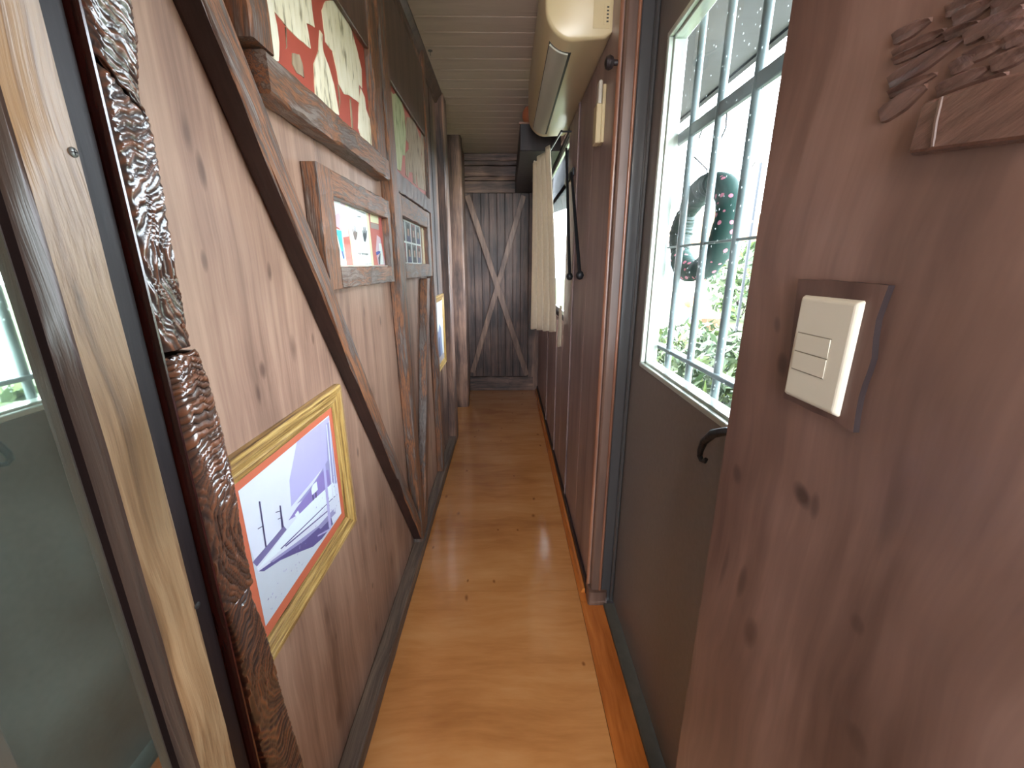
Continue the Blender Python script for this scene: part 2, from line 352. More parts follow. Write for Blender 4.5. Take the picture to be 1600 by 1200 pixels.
# ------------------------------------------------------------------ mesh helpers
class MB:
    def __init__(s):
        s.v = []; s.f = []; s.m = []; s.attr = None
    def add(s, verts, faces, mi=0):
        o = len(s.v)
        s.v += [tuple(p) for p in verts]
        s.f += [tuple(i + o for i in f) for f in faces]
        s.m += [mi] * len(faces)
        return s
    def box(s, x0, x1, y0, y1, z0, z1, mi=0):
        vs = [(x, y, z) for x in (x0, x1) for y in (y0, y1) for z in (z0, z1)]
        return s.add(vs, [(0, 1, 3, 2), (4, 6, 7, 5), (0, 4, 5, 1), (2, 3, 7, 6), (0, 2, 6, 4), (1, 5, 7, 3)], mi)
    def hexa(s, q0, q1, mi=0):
        vs = list(q0) + list(q1)
        return s.add(vs, [(3, 2, 1, 0), (4, 5, 6, 7)] + [(i, (i + 1) % 4, 4 + (i + 1) % 4, 4 + i) for i in range(4)], mi)
    def prism(s, poly, ext, mi=0):
        n = len(poly); e = Vector(ext)
        vs = [Vector(p) for p in poly] + [Vector(p) + e for p in poly]
        return s.add(vs, [tuple(range(n))[::-1], tuple(range(n, 2 * n))] + [(i, (i + 1) % n, n + (i + 1) % n, n + i) for i in range(n)], mi)
    def tube(s, path, r, n=10, mi=0, closed=False):
        path = [Vector(p) for p in path]; k = len(path)
        rs = r if isinstance(r, (list, tuple)) else [r] * k
        vs = []; up = None
        for i, p in enumerate(path):
            if closed:
                t = path[(i + 1) % k] - path[i - 1]
            else:
                t = path[min(i + 1, k - 1)] - path[max(i - 1, 0)]
            t.normalize()
            if up is None:
                up = t.orthogonal().normalized()
            a = (up - t * up.dot(t))
            if a.length < 1e-6: a = t.orthogonal()
            a.normalize(); up = a; b = t.cross(a)
            for j in range(n):
                w = 2 * math.pi * j / n
                vs.append(p + (a * math.cos(w) + b * math.sin(w)) * rs[i])
        fs = []
        for i in range(k if closed else k - 1):
            i2 = (i + 1) % k
            for j in range(n):
                fs.append((i * n + j, i * n + (j + 1) % n, i2 * n + (j + 1) % n, i2 * n + j))
        if not closed:
            fs.append(tuple(range(n))[::-1]); fs.append(tuple(range((k - 1) * n, k * n)))
        return s.add(vs, fs, mi)
    def lathe(s, prof, center, axis=2, n=20, mi=0):
        c = Vector(center); vs = []; k = len(prof)
        for (r, h) in prof:
            for j in range(n):
                w = 2 * math.pi * j / n
                p = [r * math.cos(w), r * math.sin(w)]
                q = [p[0], p[1], h] if axis == 2 else ([h, p[0], p[1]] if axis == 0 else [p[0], h, p[1]])
                vs.append(c + Vector(q))
        fs = [(i * n + j, i * n + (j + 1) % n, (i + 1) * n + (j + 1) % n, (i + 1) * n + j) for i in range(k - 1) for j in range(n)]
        fs.append(tuple(range(n))[::-1]); fs.append(tuple(range((k - 1) * n, k * n)))
        return s.add(vs, fs, mi)
    def timber(s, q0, q1, n=10, jit=0.0015, cham=0.12, mi=0):
        """loft from end quad q0 to end quad q1, chamfered and slightly uneven"""
        def ring(q):
            out = []
            for i in range(4):
                a, b, c = q[i - 1], q[i], q[(i + 1) % 4]
                da = (a - b); dc = (c - b)
                k = cham * min(da.length, dc.length)
                out += [b + da.normalized() * k, b + dc.normalized() * k]
            return out
        q0 = [Vector(p) for p in q0]; q1 = [Vector(p) for p in q1]
        vs = []
        for i in range(n + 1):
            t = i / n
            q = [a.lerp(b, t) for a, b in zip(q0, q1)]
            for p in ring(q):
                j = jit if 0 < i < n else 0
                vs.append(p + Vector((random.uniform(-j, j), random.uniform(-j, j), random.uniform(-j, j))))
        fs = [(i * 8 + j, i * 8 + (j + 1) % 8, (i + 1) * 8 + (j + 1) % 8, (i + 1) * 8 + j) for i in range(n) for j in range(8)]
        fs.append(tuple(range(8))[::-1]); fs.append(tuple(range(n * 8, n * 8 + 8)))
        return s.add(vs, fs, mi)
    def build(s, name, mats, parent=None, bevel=0.0, smooth=False, seg=1):
        me = bpy.data.meshes.new(name)
        off = Vector(parent['_w']) if parent is not None else Vector((0, 0, 0))
        me.from_pydata([tuple(Vector(p) - off) for p in s.v], [], s.f)
        if not isinstance(mats, (list, tuple)): mats = [mats]
        for m in mats: me.materials.append(m)
        me.polygons.foreach_set('material_index', s.m)
        bm = bmesh.new(); bm.from_mesh(me)
        bmesh.ops.recalc_face_normals(bm, faces=bm.faces)
        if bevel:
            es = [e for e in bm.edges if len(e.link_faces) == 2 and e.calc_face_angle(0) > 0.6]
            bmesh.ops.bevel(bm, geom=es, offset=bevel, segments=seg, affect='EDGES', profile=0.5)
        if smooth:
            for f in bm.faces: f.smooth = True
            for e in bm.edges:
                if len(e.link_faces) == 2 and e.calc_face_angle(0) > 0.7: e.smooth = False
        bm.to_mesh(me); bm.free()
        o = bpy.data.objects.new(name, me)
        COL.objects.link(o)
        if parent is not None:
            o.parent = parent
            o['_w'] = tuple(off)
        else:
            o['_w'] = (0.0, 0.0, 0.0)
        return o

def tag(o, label=None, cat=None, group=None, kind=None):
    if label: o['label'] = label
    if cat: o['category'] = cat
    if group: o['group'] = group
    if kind: o['kind'] = kind
    return o
def thing(name, loc, label, cat, group=None, kind=None):
    o = bpy.data.objects.new(name, None)
    COL.objects.link(o)
    o.location = loc; o.empty_display_size = 0.1
    o['_w'] = tuple(loc)
    return tag(o, label, cat, group, kind)

def quad_yz(x0, x1, y0, y1, z):
    return [(x0, y0, z), (x1, y0, z), (x1, y1, z), (x0, y1, z)]

# ================================================================== SETTING
XL = -0.475      # left wall surface
XR = 0.355       # right wall surface
XP = 0.340       # near right partition
HC = 2.50        # ceiling
YB = -1.60       # rear
YE = 4.66        # end wall

# ---- floor: plywood sheets on a base
fl = thing('floor', (0, 0, 0), 'varnished orange plywood floor of the narrow passage', 'floor', kind='structure')
MB().box(-0.75, 0.75, YB, 5.0, -0.10, -0.020).build('floor_base', M['black_wood'], fl)
def sheet(x0, x1, y0, y1, m='floor', name='plywood_sheet'):
    return MB().box(x0, x1, y0, y1, -0.018, 0.0).build(name, M[m], fl)
sheet(-0.478, 0.3135, YB, 1.531)
sheet(-0.478, 0.3135, 1.5325, 2.474)
sheet(-0.478, 0.3135, 2.4755, 3.42)
sheet(-0.75, 0.3135, 3.4215, YE)
for (a, b, x) in ((YB, 0.6, 0.339), (0.6, 1.468, 0.408), (1.4695, 3.2, 0.353), (3.2015, YE, 0.353)):
    sheet(0.3150, x, a, b, 'floor_strip', 'edge_strip')

# ---- ceiling of cross boards
ce = thing('ceiling', (0, 0, HC), 'dark brown boarded ceiling', 'ceiling', kind='structure')
MB().box(-0.75, 0.75, YB, 5.0, HC + 0.018, HC + 0.08).build('ceiling_deck', M['black_wood'], ce)
y = YB; first = None
while y < YE + 0.1:
    if first is None:
        first = MB().box(-0.70, 0.62, YB, YB + 0.1315, HC, HC + 0.016).build('ceiling_board', M['ceil'], ce, bevel=0.003)
    else:
        c = first.copy(); COL.objects.link(c); c.location = (0, y - YB, 0)
    y += 0.134

# ---- left wall
wl = thing('wall_left', (XL, 1.8, 0), 'brown stained timber wall along the left of the passage', 'wall', kind='structure')
MB().box(-0.62, -0.487, YB, 3.15, 0, HC).build('wall_core', M['black_wood'], wl)
for (a, b, mm) in ((YB, 0.50, 'panel'), (0.502, 1.149, 'panel'), (1.151, 1.74, 'panel'), (1.742, 2.54, 'panel')):
    MB().box(-0.487, XL, a, b, 0, HC).build('wall_panel', M[mm], wl, bevel=0.001)
for i in range(5):
    a = 2.542 + i * 0.122
    MB().box(-0.487, XL + 0.004 * (i % 2), a, a + 0.1205, 0, HC).build('wall_board', M['burnt'], wl, bevel=0.002)
# boards above the panel windows
MB().box(XL, -0.452, 0.60, 1.63, 2.07, HC).build('upper_board', M['panel'], wl, bevel=0.002)
MB().box(XL, -0.453, 1.80, 2.54, 2.26, HC).build('upper_board', M['burnt'], wl, bevel=0.002)
# far pier, recess and far block
MB().timber(quad_yz(-0.487, -0.421, 3.15, 3.31, 0), quad_yz(-0.487, -0.421, 3.15, 3.31, HC), 14, 0.003).build('pier', M['burnt'], wl)
MB().box(-0.75, -0.62, 3.15, 5.0, 0, HC).build('recess_back', M['black_wood'], wl)
for i in range(5):
    a = 3.30 + i * 0.153
    MB().box(-0.62, -0.602, a, a + 0.150, 0, HC).build('recess_board', M['burnt'], wl, bevel=0.003)
MB().timber(quad_yz(-0.62, -0.402, 4.06, 4.19, 0), quad_yz(-0.62, -0.402, 4.06, 4.19, HC), 14, 0.003).build('pier', M['burnt'], wl)
for i in range(3):
    a = 4.19 + i * 0.157
    MB().box(-0.62, -0.43 + 0.004 * (i % 2), a, a + 0.155, 0, HC).build('wall_board', M['burnt'], wl, bevel=0.003)

# ---- baseboard left
bl = thing('baseboard_left', (-0.45, 1.8, 0), 'greyed timber baseboard running along the foot of the left wall', 'baseboard', kind='structure')
MB().timber(quad_yz_ := [(XL, 0.50, 0), (-0.421, 0.50, 0), (-0.421, 0.50, 0.062), (XL, 0.50, 0.062)],
            [(XL, 3.15, 0), (-0.421, 3.15, 0), (-0.421, 3.15, 0.062), (XL, 3.15, 0.062)], 30, 0.0012, 0.08).build('baseboard_timber', M['base'], bl)

# ---- end wall and plank door with crossed braces
we = thing('wall_end', (-0.1, YE, 0), 'scorched timber end wall with boards above the plank door', 'wall', kind='structure')
MB().box(-0.75, 0.40, YE + 0.03, YE + 0.12, 0, HC).build('wall_core', M['black_wood'], we)
zs = [2.13, 2.245, 2.285, 2.385, 2.43, HC]
for i in range(len(zs) - 1):
    dep = [0.0, 0.018, 0.004, 0.016, 0.006][i]
    MB().timber([(-0.62, YE + 0.03, zs[i]), (-0.62, YE - dep, zs[i]), (-0.62, YE - dep, zs[i + 1] - 0.004), (-0.62, YE + 0.03, zs[i + 1] - 0.004)],
                [(0.36, YE + 0.03, zs[i]), (0.36, YE - dep, zs[i]), (0.36, YE - dep, zs[i + 1] - 0.004), (0.36, YE + 0.03, zs[i + 1] - 0.004)],
                12, 0.003).build('lintel_board', M['burnt_x'] if i % 2 == 0 else M['burnt_x'], we)
MB().timber([(-0.44, YE + 0.03, 0.0), (-0.44, YE - 0.012, 0.0), (-0.44, YE - 0.012, 0.165), (-0.44, YE + 0.03, 0.165)],
            [(0.30, YE + 0.03, 0.0), (0.30, YE - 0.012, 0.0), (0.30, YE - 0.012, 0.165), (0.30, YE + 0.03, 0.165)], 12, 0.003).build('kick_board', M['burnt_x'], we)
MB().box(0.235, 0.36, YE - 0.01, YE + 0.03, 0, 2.13).build('jamb_board', M['burnt'], we, bevel=0.004)
MB().box(-0.62, -0.44, YE - 0.01, YE + 0.03, 0, 2.13).build('jamb_board', M['burnt'], we, bevel=0.004)

d2 = thing('door_2', (-0.1, YE, 0.17), 'dark vertical plank door with crossed braces at the far end', 'door', kind='structure')
nb = 8; w = (0.232 + 0.438) / nb
for i in range(nb):
    x0 = -0.438 + i * w
    dy = random.uniform(0, 0.006)
    MB().timber([(x0 + .001, YE - dy, .17), (x0 + w - .002, YE - dy, .17), (x0 + w - .002, YE + .028, .17), (x0 + .001, YE + .028, .17)],
                [(x0 + .001, YE - dy, 2.125), (x0 + w - .002, YE - dy, 2.125), (x0 + w - .002, YE + .028, 2.125), (x0 + .001, YE + .028, 2.125)],
                10, 0.0012, 0.1).build('door_plank', M['burnt_dark'], d2)
def xbrace(xa, za, xb, zb, hw, y0, y1, m):
    d = Vector((xb - xa, 0, zb - za)).normalized(); n = Vector((-d.z, 0, d.x)) * hw
    q = lambda x, z: [Vector((x, y0, z)) + n, Vector((x, y1, z)) + n, Vector((x, y1, z)) - n, Vector((x, y0, z)) - n]
    MB().timber(q(xa, za), q(xb, zb), 14, 0.002).build('cross_brace', m, d2)
M['burnt_d1'] = wood('scorched brace', BURNT, axis=2, rot=(0, RX(-19), 0), across=24, along=1.2, rough=0.45, bump=0.8, fine=0.5, blotch=0.8)
xbrace(-0.405, 2.10, 0.225, 0.19, 0.030, YE - 0.008, YE - 0.032, M['burnt_light'])
xbrace(0.175, 2.10, -0.40, 0.22, 0.027, YE - 0.008, YE - 0.026, M['burnt_light'])

# ---- right wall beyond the door (window opening y 2.60..3.95, z 1.05..2.15)
wr = thing('wall_right', (XR, 3, 0), 'dark red brown boarded wall right of the passage beyond the door', 'wall', kind='structure')
WY0, WY1, WZ0, WZ1 = 2.62, 3.95, 1.06, 2.16
MB().box(XR + .012, 0.385, 1.60, WY0, 0, HC).box(XR + .012, 0.50, 1.50, 1.60, 0, HC).build('wall_core', M['black_wood'], wr)
MB().box(XR + .012, 0.385, WY1, 5.0, 0, HC).build('wall_core', M['black_wood'], wr)
MB().box(XR + .012, 0.385, WY0, WY1, 0, WZ0).build('wall_core', M['black_wood'], wr)
MB().box(XR + .012, 0.385, WY0, WY1, WZ1, HC).build('wall_core', M['black_wood'], wr)
ys = [1.50, 1.90, 2.27, WY0]
for a, b in zip(ys, ys[1:]):
    MB().box(XR, XR + .012, a + .001, b - .001, 0, HC).build('wall_board', M['rwall'], wr, bevel=0.002)
ys = [WY0, 2.9, 3.2, 3.55, WY1]
for a, b in zip(ys, ys[1:]):
    MB().box(XR, XR + .012, a + .001, b - .001, 0, WZ0).build('wall_board', M['rwall'], wr, bevel=0.002)
    MB().box(XR, XR + .012, a + .001, b - .001, WZ1, HC).build('wall_board', M['rwall'], wr, bevel=0.002)
for a, b in ((WY1, 4.3), (4.3, YE)):
    MB().box(XR, XR + .012, a + .001, b - .001, 0, HC).build('wall_board', M['rwall'], wr, bevel=0.002)
# narrow cover strips over the joints
for yy in (2.27, 2.9, 3.55):
    MB().box(XR - .008, XR, yy - .012, yy + .012, 0.05, WZ0 - .02 if yy > WY0 else HC).build('cover_strip', M['rwall'], wr, bevel=0.003)
# end of the wall at the door: worn corner bead, end board, bead, dark jamb
def half_round(cx, cy, r, ang, name):
    pts = [(cx + r * math.cos(math.radians(ang - 90 + 22.5 * k)), cy + r * math.sin(math.radians(ang - 90 + 22.5 * k)), 0) for k in range(9)]
    MB().prism(pts, (0, 0, HC)).build(name, M['batten'], wr, smooth=True)
half_round(XR, 1.512, 0.010, 180, 'corner_bead')
half_round(0.394, 1.4665, 0.0055, -90, 'corner_bead')
MB().box(XR + .001, 0.400, 1.4665, 1.4995, 0, HC).build('end_board', M['endwood'], wr, bevel=0.006)
MB().box(0.4005, 0.45, 1.466, 1.50, 0, HC).build('reveal_board', M['jamb'], wr, bevel=0.003)
MB().timber([(XR - .012, 1.446, 0), (0.425, 1.446, 0), (0.425, 1.505, 0), (XR - .012, 1.505, 0)],
            [(XR - .008, 1.450, 0.062), (0.423, 1.450, 0.062), (0.423, 1.505, 0.062), (XR - .008, 1.505, 0.062)], 2, 0.001).build('plinth_block', M['endwood'], wr)

br = thing('baseboard_right', (0.34, 3, 0), 'dark baseboard along the foot of the right wall', 'baseboard', kind='structure')
MB().box(XR - .012, XR, 1.507, YE, 0, 0.055).build('baseboard_timber', M['black_wood'], br, bevel=0.004)
MB().timber([(XR - .03, 1.52, 0), (XR - .012, 1.52, 0), (XR - .012, 1.52, .02), (XR - .022, 1.52, .02)],
            [(XR - .03, YE, 0), (XR - .012, YE, 0), (XR - .012, YE, .02), (XR - .022, YE, .02)], 20, 0.0005).build('quarter_round', M['floor_strip'], br)

# ---- near right partition
wp = thing('wall_near_right', (XP, 0, 0), 'large dark stained wood panel partition in the near right', 'wall', kind='structure')
MB().box(XP, 0.43, YB, 0.595, 0, HC).build('partition_panel', M['partition'], wp, bevel=0.002)
MB().box(0.43, 0.56, YB, 0.625, 0, HC).build('wall_core', M['black_wood'], wp)
wb = thing('wall_rear', (0, YB, 0), 'unseen rear wall behind the viewpoint with a wide opening added to let in light', 'wall', kind='structure')
MB().box(-0.75, -0.42, YB - .1, YB, 0, HC).box(0.42, 0.75, YB - .1, YB, 0, HC).box(-0.42, 0.42, YB - .1, YB, 2.4, HC).box(-0.42, 0.42, YB - .1, YB, 0, 0.7).build('wall_core', M['black_wood'], wb)  # opening added behind the camera so sky light reaches the near end

# ---- outer door with a barred window
XD = 0.45
d1 = thing('door_1', (XD, 1.03, 0.02), 'dark painted outer door with a barred glass window', 'door', kind='structure')
DY0, DY1, DZ0, DZ1 = 0.600, 1.462, 0.022, 2.20
GY0, GY1, GZ0, GZ1 = 0.700, 1.343, 1.083, 2.010
mb = MB()
mb.box(XD, XD + .04, DY0, DY1, DZ0, GZ0).box(XD, XD + .04, DY0, DY1, GZ1, DZ1)
mb.box(XD, XD + .04, DY0, GY0, GZ0, GZ1).box(XD, XD + .04, GY1, DY1, GZ0, GZ1)
mb.build('door_panel', M['door'], d1)
def rect_frame(name, x0, x1, y0, y1, z0, z1, w, m, par, bev=0.002):
    mb = MB()
    mb.box(x0, x1, y0, y1, z0, z0 + w).box(x0, x1, y0, y1, z1 - w, z1).box(x0, x1, y0, y0 + w, z0 + w, z1 - w).box(x0, x1, y1 - w, y1, z0 + w, z1 - w)
    return mb.build(name, m, par, bevel=bev)
rect_frame('window_bead', XD - .008, XD + .006, GY0 - .004, GY1 + .004, GZ0 - .004, GZ1 + .004, 0.014, M['seal'], d1)
rect_frame('window_liner', XD + .006, XD + .042, GY0, GY1, GZ0, GZ1, 0.016, M['seal'], d1)
MB().box(XD + .012, XD + .016, GY0 + .01, GY1 - .01, GZ0 + .01, GZ1 - .01).build('pane', M['glass'], d1)
for yy in (1.265, 1.112, 0.958, 0.804):
    MB().tube([(0.505, yy, GZ0 - .02), (0.505, yy, GZ1 + .02)], 0.0095, 10).build('grille_bar', M['bar'], d1, smooth=True)
for zz, h, t in ((1.148, 0.012, 0.028), (1.456, 0.006, 0.010), (1.755, 0.030, 0.014)):
    MB().box(0.505 - t / 2, 0.505 + t / 2, GY0 - .02, GY1 + .02, zz - h / 2, zz + h / 2).build('grille_rail', M['bar'], d1, bevel=0.002)
# handle: curled iron lever
h = []
for (yy, xx, zz) in ((0.700, .438, 1.10), (0.735, .420, 1.095), (0.765, .412, 1.078), (0.792, .410, 1.050), (0.803, .410, 1.025), (0.805, .411, 1.010),
                     (0.798, .413, 1.003), (0.789, .415, 1.005), (0.786, .416, 1.012)):
    h.append((xx, yy, zz))
MB().tube(h, [.008, .0085, .009, .008, .007, .006, .0055, .005, .004], 10).build('handle', M['iron'], d1, smooth=True)
MB().box(XD - .006, XD, 0.66, 0.72, 0.98, 1.16).build('handle_plate', M['iron'], d1, bevel=0.002)
MB().tube([(XD - .004, 0.700, 1.10), (.438, 0.700, 1.10)], .009, 10).build('handle_stem', M['iron'], d1, smooth=True)

t1 = thing('trim_1', (0.42, 1.03, 0), 'dark door surround and worn threshold of the barred door', 'door frame', kind='structure')
MB().box(0.409, XD + .04, 0.597, 1.446, -0.02, 0.012).build('threshold_strip', M['threshold'], t1, bevel=0.003)
MB().box(XR, XD + .05, 0.597, 1.466, 2.205, HC).build('door_lintel', M['jamb'], t1, bevel=0.004)
MB().box(XD - .014, XD - .002, 1.444, 1.464, 0.02, 2.203).build('weather_strip', M['jamb'], t1, bevel=0.003)
MB().box(XD + .04, 0.50, 1.466, 1.56, -0.1, HC).build('outer_reveal', M['jamb'], t1)

# ---- side window
w1 = thing('window_1', (0.42, 3.3, WZ0), 'window in the right wall behind the cream curtain', 'window', kind='structure')
rect_frame('window_frame', XR + .006, 0.405, WY0, WY1, WZ0, WZ1, 0.025, M['black_wood'], w1)
rect_frame('window_sash', 0.372, 0.388, WY0 + .025, WY1 - .025, WZ0 + .025, WZ1 - .025, 0.028, M['seal'], w1)
MB().box(0.378, 0.381, WY0 + .05, WY1 - .05, WZ0 + .05, WZ1 - .05).build('pane', M['clear'], w1)

# ---- boxed casing above the curtain, crown moulding
t2 = thing('trim_2', (0.22, 3.8, 2.1), 'dark boxed casing along the ceiling above the curtain', 'casing', kind='structure')
MB().box(0.088, XR, 3.04, YE, 2.13, 2.29).build('casing_board', M['black_wood'], t2, bevel=0.004)
MB().box(0.082, XR, 3.03, 3.045, 2.285, 2.295).build('casing_edge', M['batten'], t2)
t3 = thing('trim_3', (-0.46, 1.5, 2.45), 'dark crown moulding where the left wall meets the ceiling', 'moulding', kind='structure')
MB().prism([(XL, 0.5, 2.44), (-0.460, 0.5, 2.44), (-0.445, 0.5, 2.47), (-0.425, 0.5, 2.49), (-0.425, 0.5, HC), (XL, 0.5, HC)], (0, 2.65, 0)).build('crown_strip', M['endwood'], t3)

# ================================================================== LEFT WALL TIMBERS
tg = lambda o, l, c, g=None: tag(o, l, c, g)
def leaning(name, pts0, pts1, x0, x1, mf, ms, label, cat, n=16):
    """pts0/pts1: (y,z) pairs for left/right edge at the two ends"""
    q0 = [(x0, *pts0[0]), (x1, *pts0[0]), (x1, *pts0[1]), (x0, *pts0[1])]
    q1 = [(x0, *pts1[0]), (x1, *pts1[0]), (x1, *pts1[1]), (x0, *pts1[1])]
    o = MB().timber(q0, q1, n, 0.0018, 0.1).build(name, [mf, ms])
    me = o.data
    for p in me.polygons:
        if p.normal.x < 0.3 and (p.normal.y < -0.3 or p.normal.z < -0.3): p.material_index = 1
    return tag(o, label, cat)
leaning('timber_brace', ((1.806, 0.062), (1.872, 0.062)), ((0.545, 2.04), (0.620, 2.04)), XL, -0.430, M['rustic_d1'], M['shaded_side'],
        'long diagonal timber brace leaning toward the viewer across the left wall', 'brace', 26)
leaning('timber_post', ((1.795, 0.062), (1.880, 0.062)), ((1.668, HC), (1.765, HC)), XL, -0.428, M['rustic'], M['rustic'],
        'upright rough timber post between the two framed red panels', 'post', 26)
leaning('timber_brace', ((1.885, 0.062), (1.960, 0.062)), ((2.33, 1.335), (2.415, 1.335)), XL, -0.434, M['rustic_d2'], M['rustic_d2'],
        'shorter diagonal timber brace rising away from the foot of the post', 'brace', 18)
leaning('timber_post', ((2.545, 0.062), (2.60, 0.062)), ((2.545, HC), (2.60, HC)), XL, -0.435, M['rustic'], M['rustic'],
        'dark upright timber post beside the small far picture', 'post', 20)

# ---- live-edge board with carved growth rings
def log_board():
    root = thing('live_edge_board', (-0.45, 0.54, 0), 'glossy live-edge board with deep rippled grain next to the gilt picture', 'board')
    # right edge as (z, y) read down the photo
    edge = [(2.2, .585), (1.75, .583), (1.691, .577), (1.63, .556), (1.61, .566), (1.50, .566), (1.347, .560), (1.29, .556), (1.24, .566), (1.07, .578), (0.96, .572), (0.873, .571), (0.78, .588), (0.688, .598), (0.55, .606), (0.406, .618), (0.2, .625), (0.0, .63)]
    def ye(z):
        for (za, ya), (zb, yb) in zip(edge, edge[1:]):
            if za >= z >= zb:
                t = (za - z) / (za - zb + 1e-9); return ya + (yb - ya) * t
        return edge[-1][1]
    m, nt, b, L = new_mat('rippled glossy timber')
    at = nt.nodes.new('ShaderNodeAttribute'); at.attribute_name = 'grain'
    cr = nt.nodes.new('ShaderNodeValToRGB'); e = cr.color_ramp.elements
    e[0].position = 0.25; e[0].color = rgb(58, 44, 40); e[1].position = 0.9; e[1].color = rgb(126, 80, 56)
    x = e.new(0.55); x.color = rgb(86, 62, 50)
    nz = nt.nodes.new('ShaderNodeTexNoise'); nz.inputs['Scale'].default_value = 90; nz.inputs['Detail'].default_value = 4
    tc = nt.nodes.new('ShaderNodeTexCoord'); L.new(tc.outputs['Object'], nz.inputs['Vector'])
    ma = nt.nodes.new('ShaderNodeMath'); ma.operation = 'MULTIPLY_ADD'; ma.inputs[1].default_value = 0.5; ma.inputs[2].default_value = -0.25
    L.new(nz.outputs['Fac'], ma.inputs[0])
    ad = nt.nodes.new('ShaderNodeMath'); L.new(ma.outputs[0], ad.inputs[0]); L.new(at.outputs['Fac'], ad.inputs[1])
    L.new(ad.outputs[0], cr.inputs[0]); L.new(cr.outputs[0], b.inputs['Base Color'])
    b.inputs['Roughness'].default_value = 0.3; b.inputs['Coat Weight'].default_value = 0.8; b.inputs['Coat Roughness'].default_value = 0.12
    bp = nt.nodes.new('ShaderNodeBump'); bp.inputs['Strength'].default_value = 0.4; bp.inputs['Distance'].default_value = 0.002
    L.new(nz.outputs['Fac'], bp.inputs['Height']); L.new(bp.outputs['Normal'], b.inputs['Normal']); L.new(bp.outputs['Normal'], b.inputs['Coat Normal'])
    segs = [(1.612, 2.2, .506, 0.9), (1.297, 1.606, .504, 1.0), (0.905, 1.291, .503, 1.2), (0.0, 0.899, .510, 1.6)]
    centers = [(.60, 1.95), (.585, 1.40), (.59, 1.00), (.60, 0.70)]
    for si, (z0, z1, yl, fr) in enumerate(segs):
        nz_ = int((z1 - z0) / 0.0022); ny = 26
        vs = []; gr = []; fs = []
        slant = 0.05 if si == 1 else (0.0)
        for i in range(nz_ + 1):
            z = z0 + (z1 - z0) * i / nz_
            yr = ye(z)
            ylz = yl + (0.0 if z > 0.9 else (0.9 - z) * 0.035)
            for j in range(ny + 1):
                t = j / ny
                yy = ylz + (yr - ylz) * t
                zz = z - slant * (t - .0) * ((z - z0) / (z1 - z0)) * 1.0 - (0.05 * t * (1 - (z - z0) / (z1 - z0)) if si == 0 else 0)
                cy, cz = centers[si]
                r = math.hypot((yy - cy) * 1.5, (zz - cz))
                nv = mnoise.noise(Vector((yy * 26, zz * 11, si * 3.7))); nv2 = mnoise.noise(Vector((yy * 90, zz * 40, si + 9.1)))
                wob = 0.022 * nv + 0.005 * nv2 + 0.012 * math.sin(yy * 25 + zz * 9)
                ph = (r + wob) * 2 * math.pi / 0.0098
                g = 0.5 + 0.5 * math.sin(ph)
                g2 = 0.5 + 0.5 * math.sin((r + wob) * 2 * math.pi / 0.033 + 1)
                g = 0.65 * g + 0.35 * g2
                round_ = min(1.0, min(t, 1 - t) / 0.16)
                prof = math.sqrt(max(0, 1 - (1 - round_) ** 2))
                xx = -0.440 + 0.018 * prof + 0.0036 * (g - 0.5 + 0.35 * nv2) * min(1, round_ * 2) + 0.002 * math.sin(zz * 17)
                if j == 0: xx = -0.455
                if j == ny: xx = XL
                vs.append((xx, yy, zz)); gr.append(g)
        for i in range(nz_):
            for j in range(ny):
                a = i * (ny + 1) + j
                fs.append((a, a + 1, a + ny + 2, a + ny + 1))
        # back and ends close the piece
        o0 = len(vs)
        mb = MB(); mb.add(vs, fs)
        o = mb.build('board_piece', m, root, smooth=True)
        at_ = o.data.attributes.new('grain', 'FLOAT', 'POINT')
        at_.data.foreach_set('value', gr)
        so = o.modifiers.new('solid', 'SOLIDIFY'); so.thickness = 0.006; so.offset = -1
    for (z, yy) in ((1.325, .545), (1.262, .545), (0.70, .56)):
        MB().lathe([(0.0035, 0), (0.0035, .002), (.002, .003)], (-0.4235, yy, z), axis=0, n=10).build('peg', M['batten'], root)
    return root
log_board()

# ---- dark moulding between mirror frame and live-edge board
dm = thing('trim_4', (-0.45, 0.48, 0), 'dark polished moulding between the mirror frame and the rippled board', 'moulding', kind='structure')
MB().box(XL, -0.432, 0.440, 0.4965, 0, 2.2).build('moulding_flat', M['black_wood'], dm, bevel=0.002)
prof = [(XL, .4966), (-.432, .4966), (-.424, .4975), (-.420, .4995), (-.4195, .502), (-.422, .5045), (-.430, .506), (XL, .506)]
MB().prism([(x, y, 0.0) for x, y in prof], (0, 0, 2.2)).build('moulding_bead', M['mould'], dm, smooth=True)

# ---- near left wall and its mirror
XM = -0.316
wnl = thing('wall_near_left', (-0.45, 0, 0), 'near left wall section standing forward, carrying the mirror', 'wall', kind='structure')
MB().box(-0.62, XM - .021, YB, 0.320, 0, HC).build('wall_panel', M['panel'], wnl, bevel=.002)
mi = thing('wall_mirror', (XM - .02, 0.0, 0.0), 'tall wall mirror in a greyed plank frame, reflecting the barred door', 'mirror')
MB().box(XM - .02, XM, -0.60, 0.300, 0.12, 2.05).build('mirror_glass', M['mirror'], mi)
XF = -0.298
MB().box(XM - .005, XM + .0006, 0.279, 0.300, 0.12, 2.05).build('gap_shade_strip', M['black_wood'], mi)  # flat black strip in place of the shaded gap between plank and glass
def plank_v(y0, y1):
    return MB().timber([(XM - .02, y0, 0.0), (XF, y0, 0.0), (XF, y1, 0.0), (XM - .02, y1, 0.0)],
                       [(XM - .02, y0, 2.2), (XF, y0, 2.2), (XF, y1, 2.2), (XM - .02, y1, 2.2)], 40, 0.0004, 0.05)
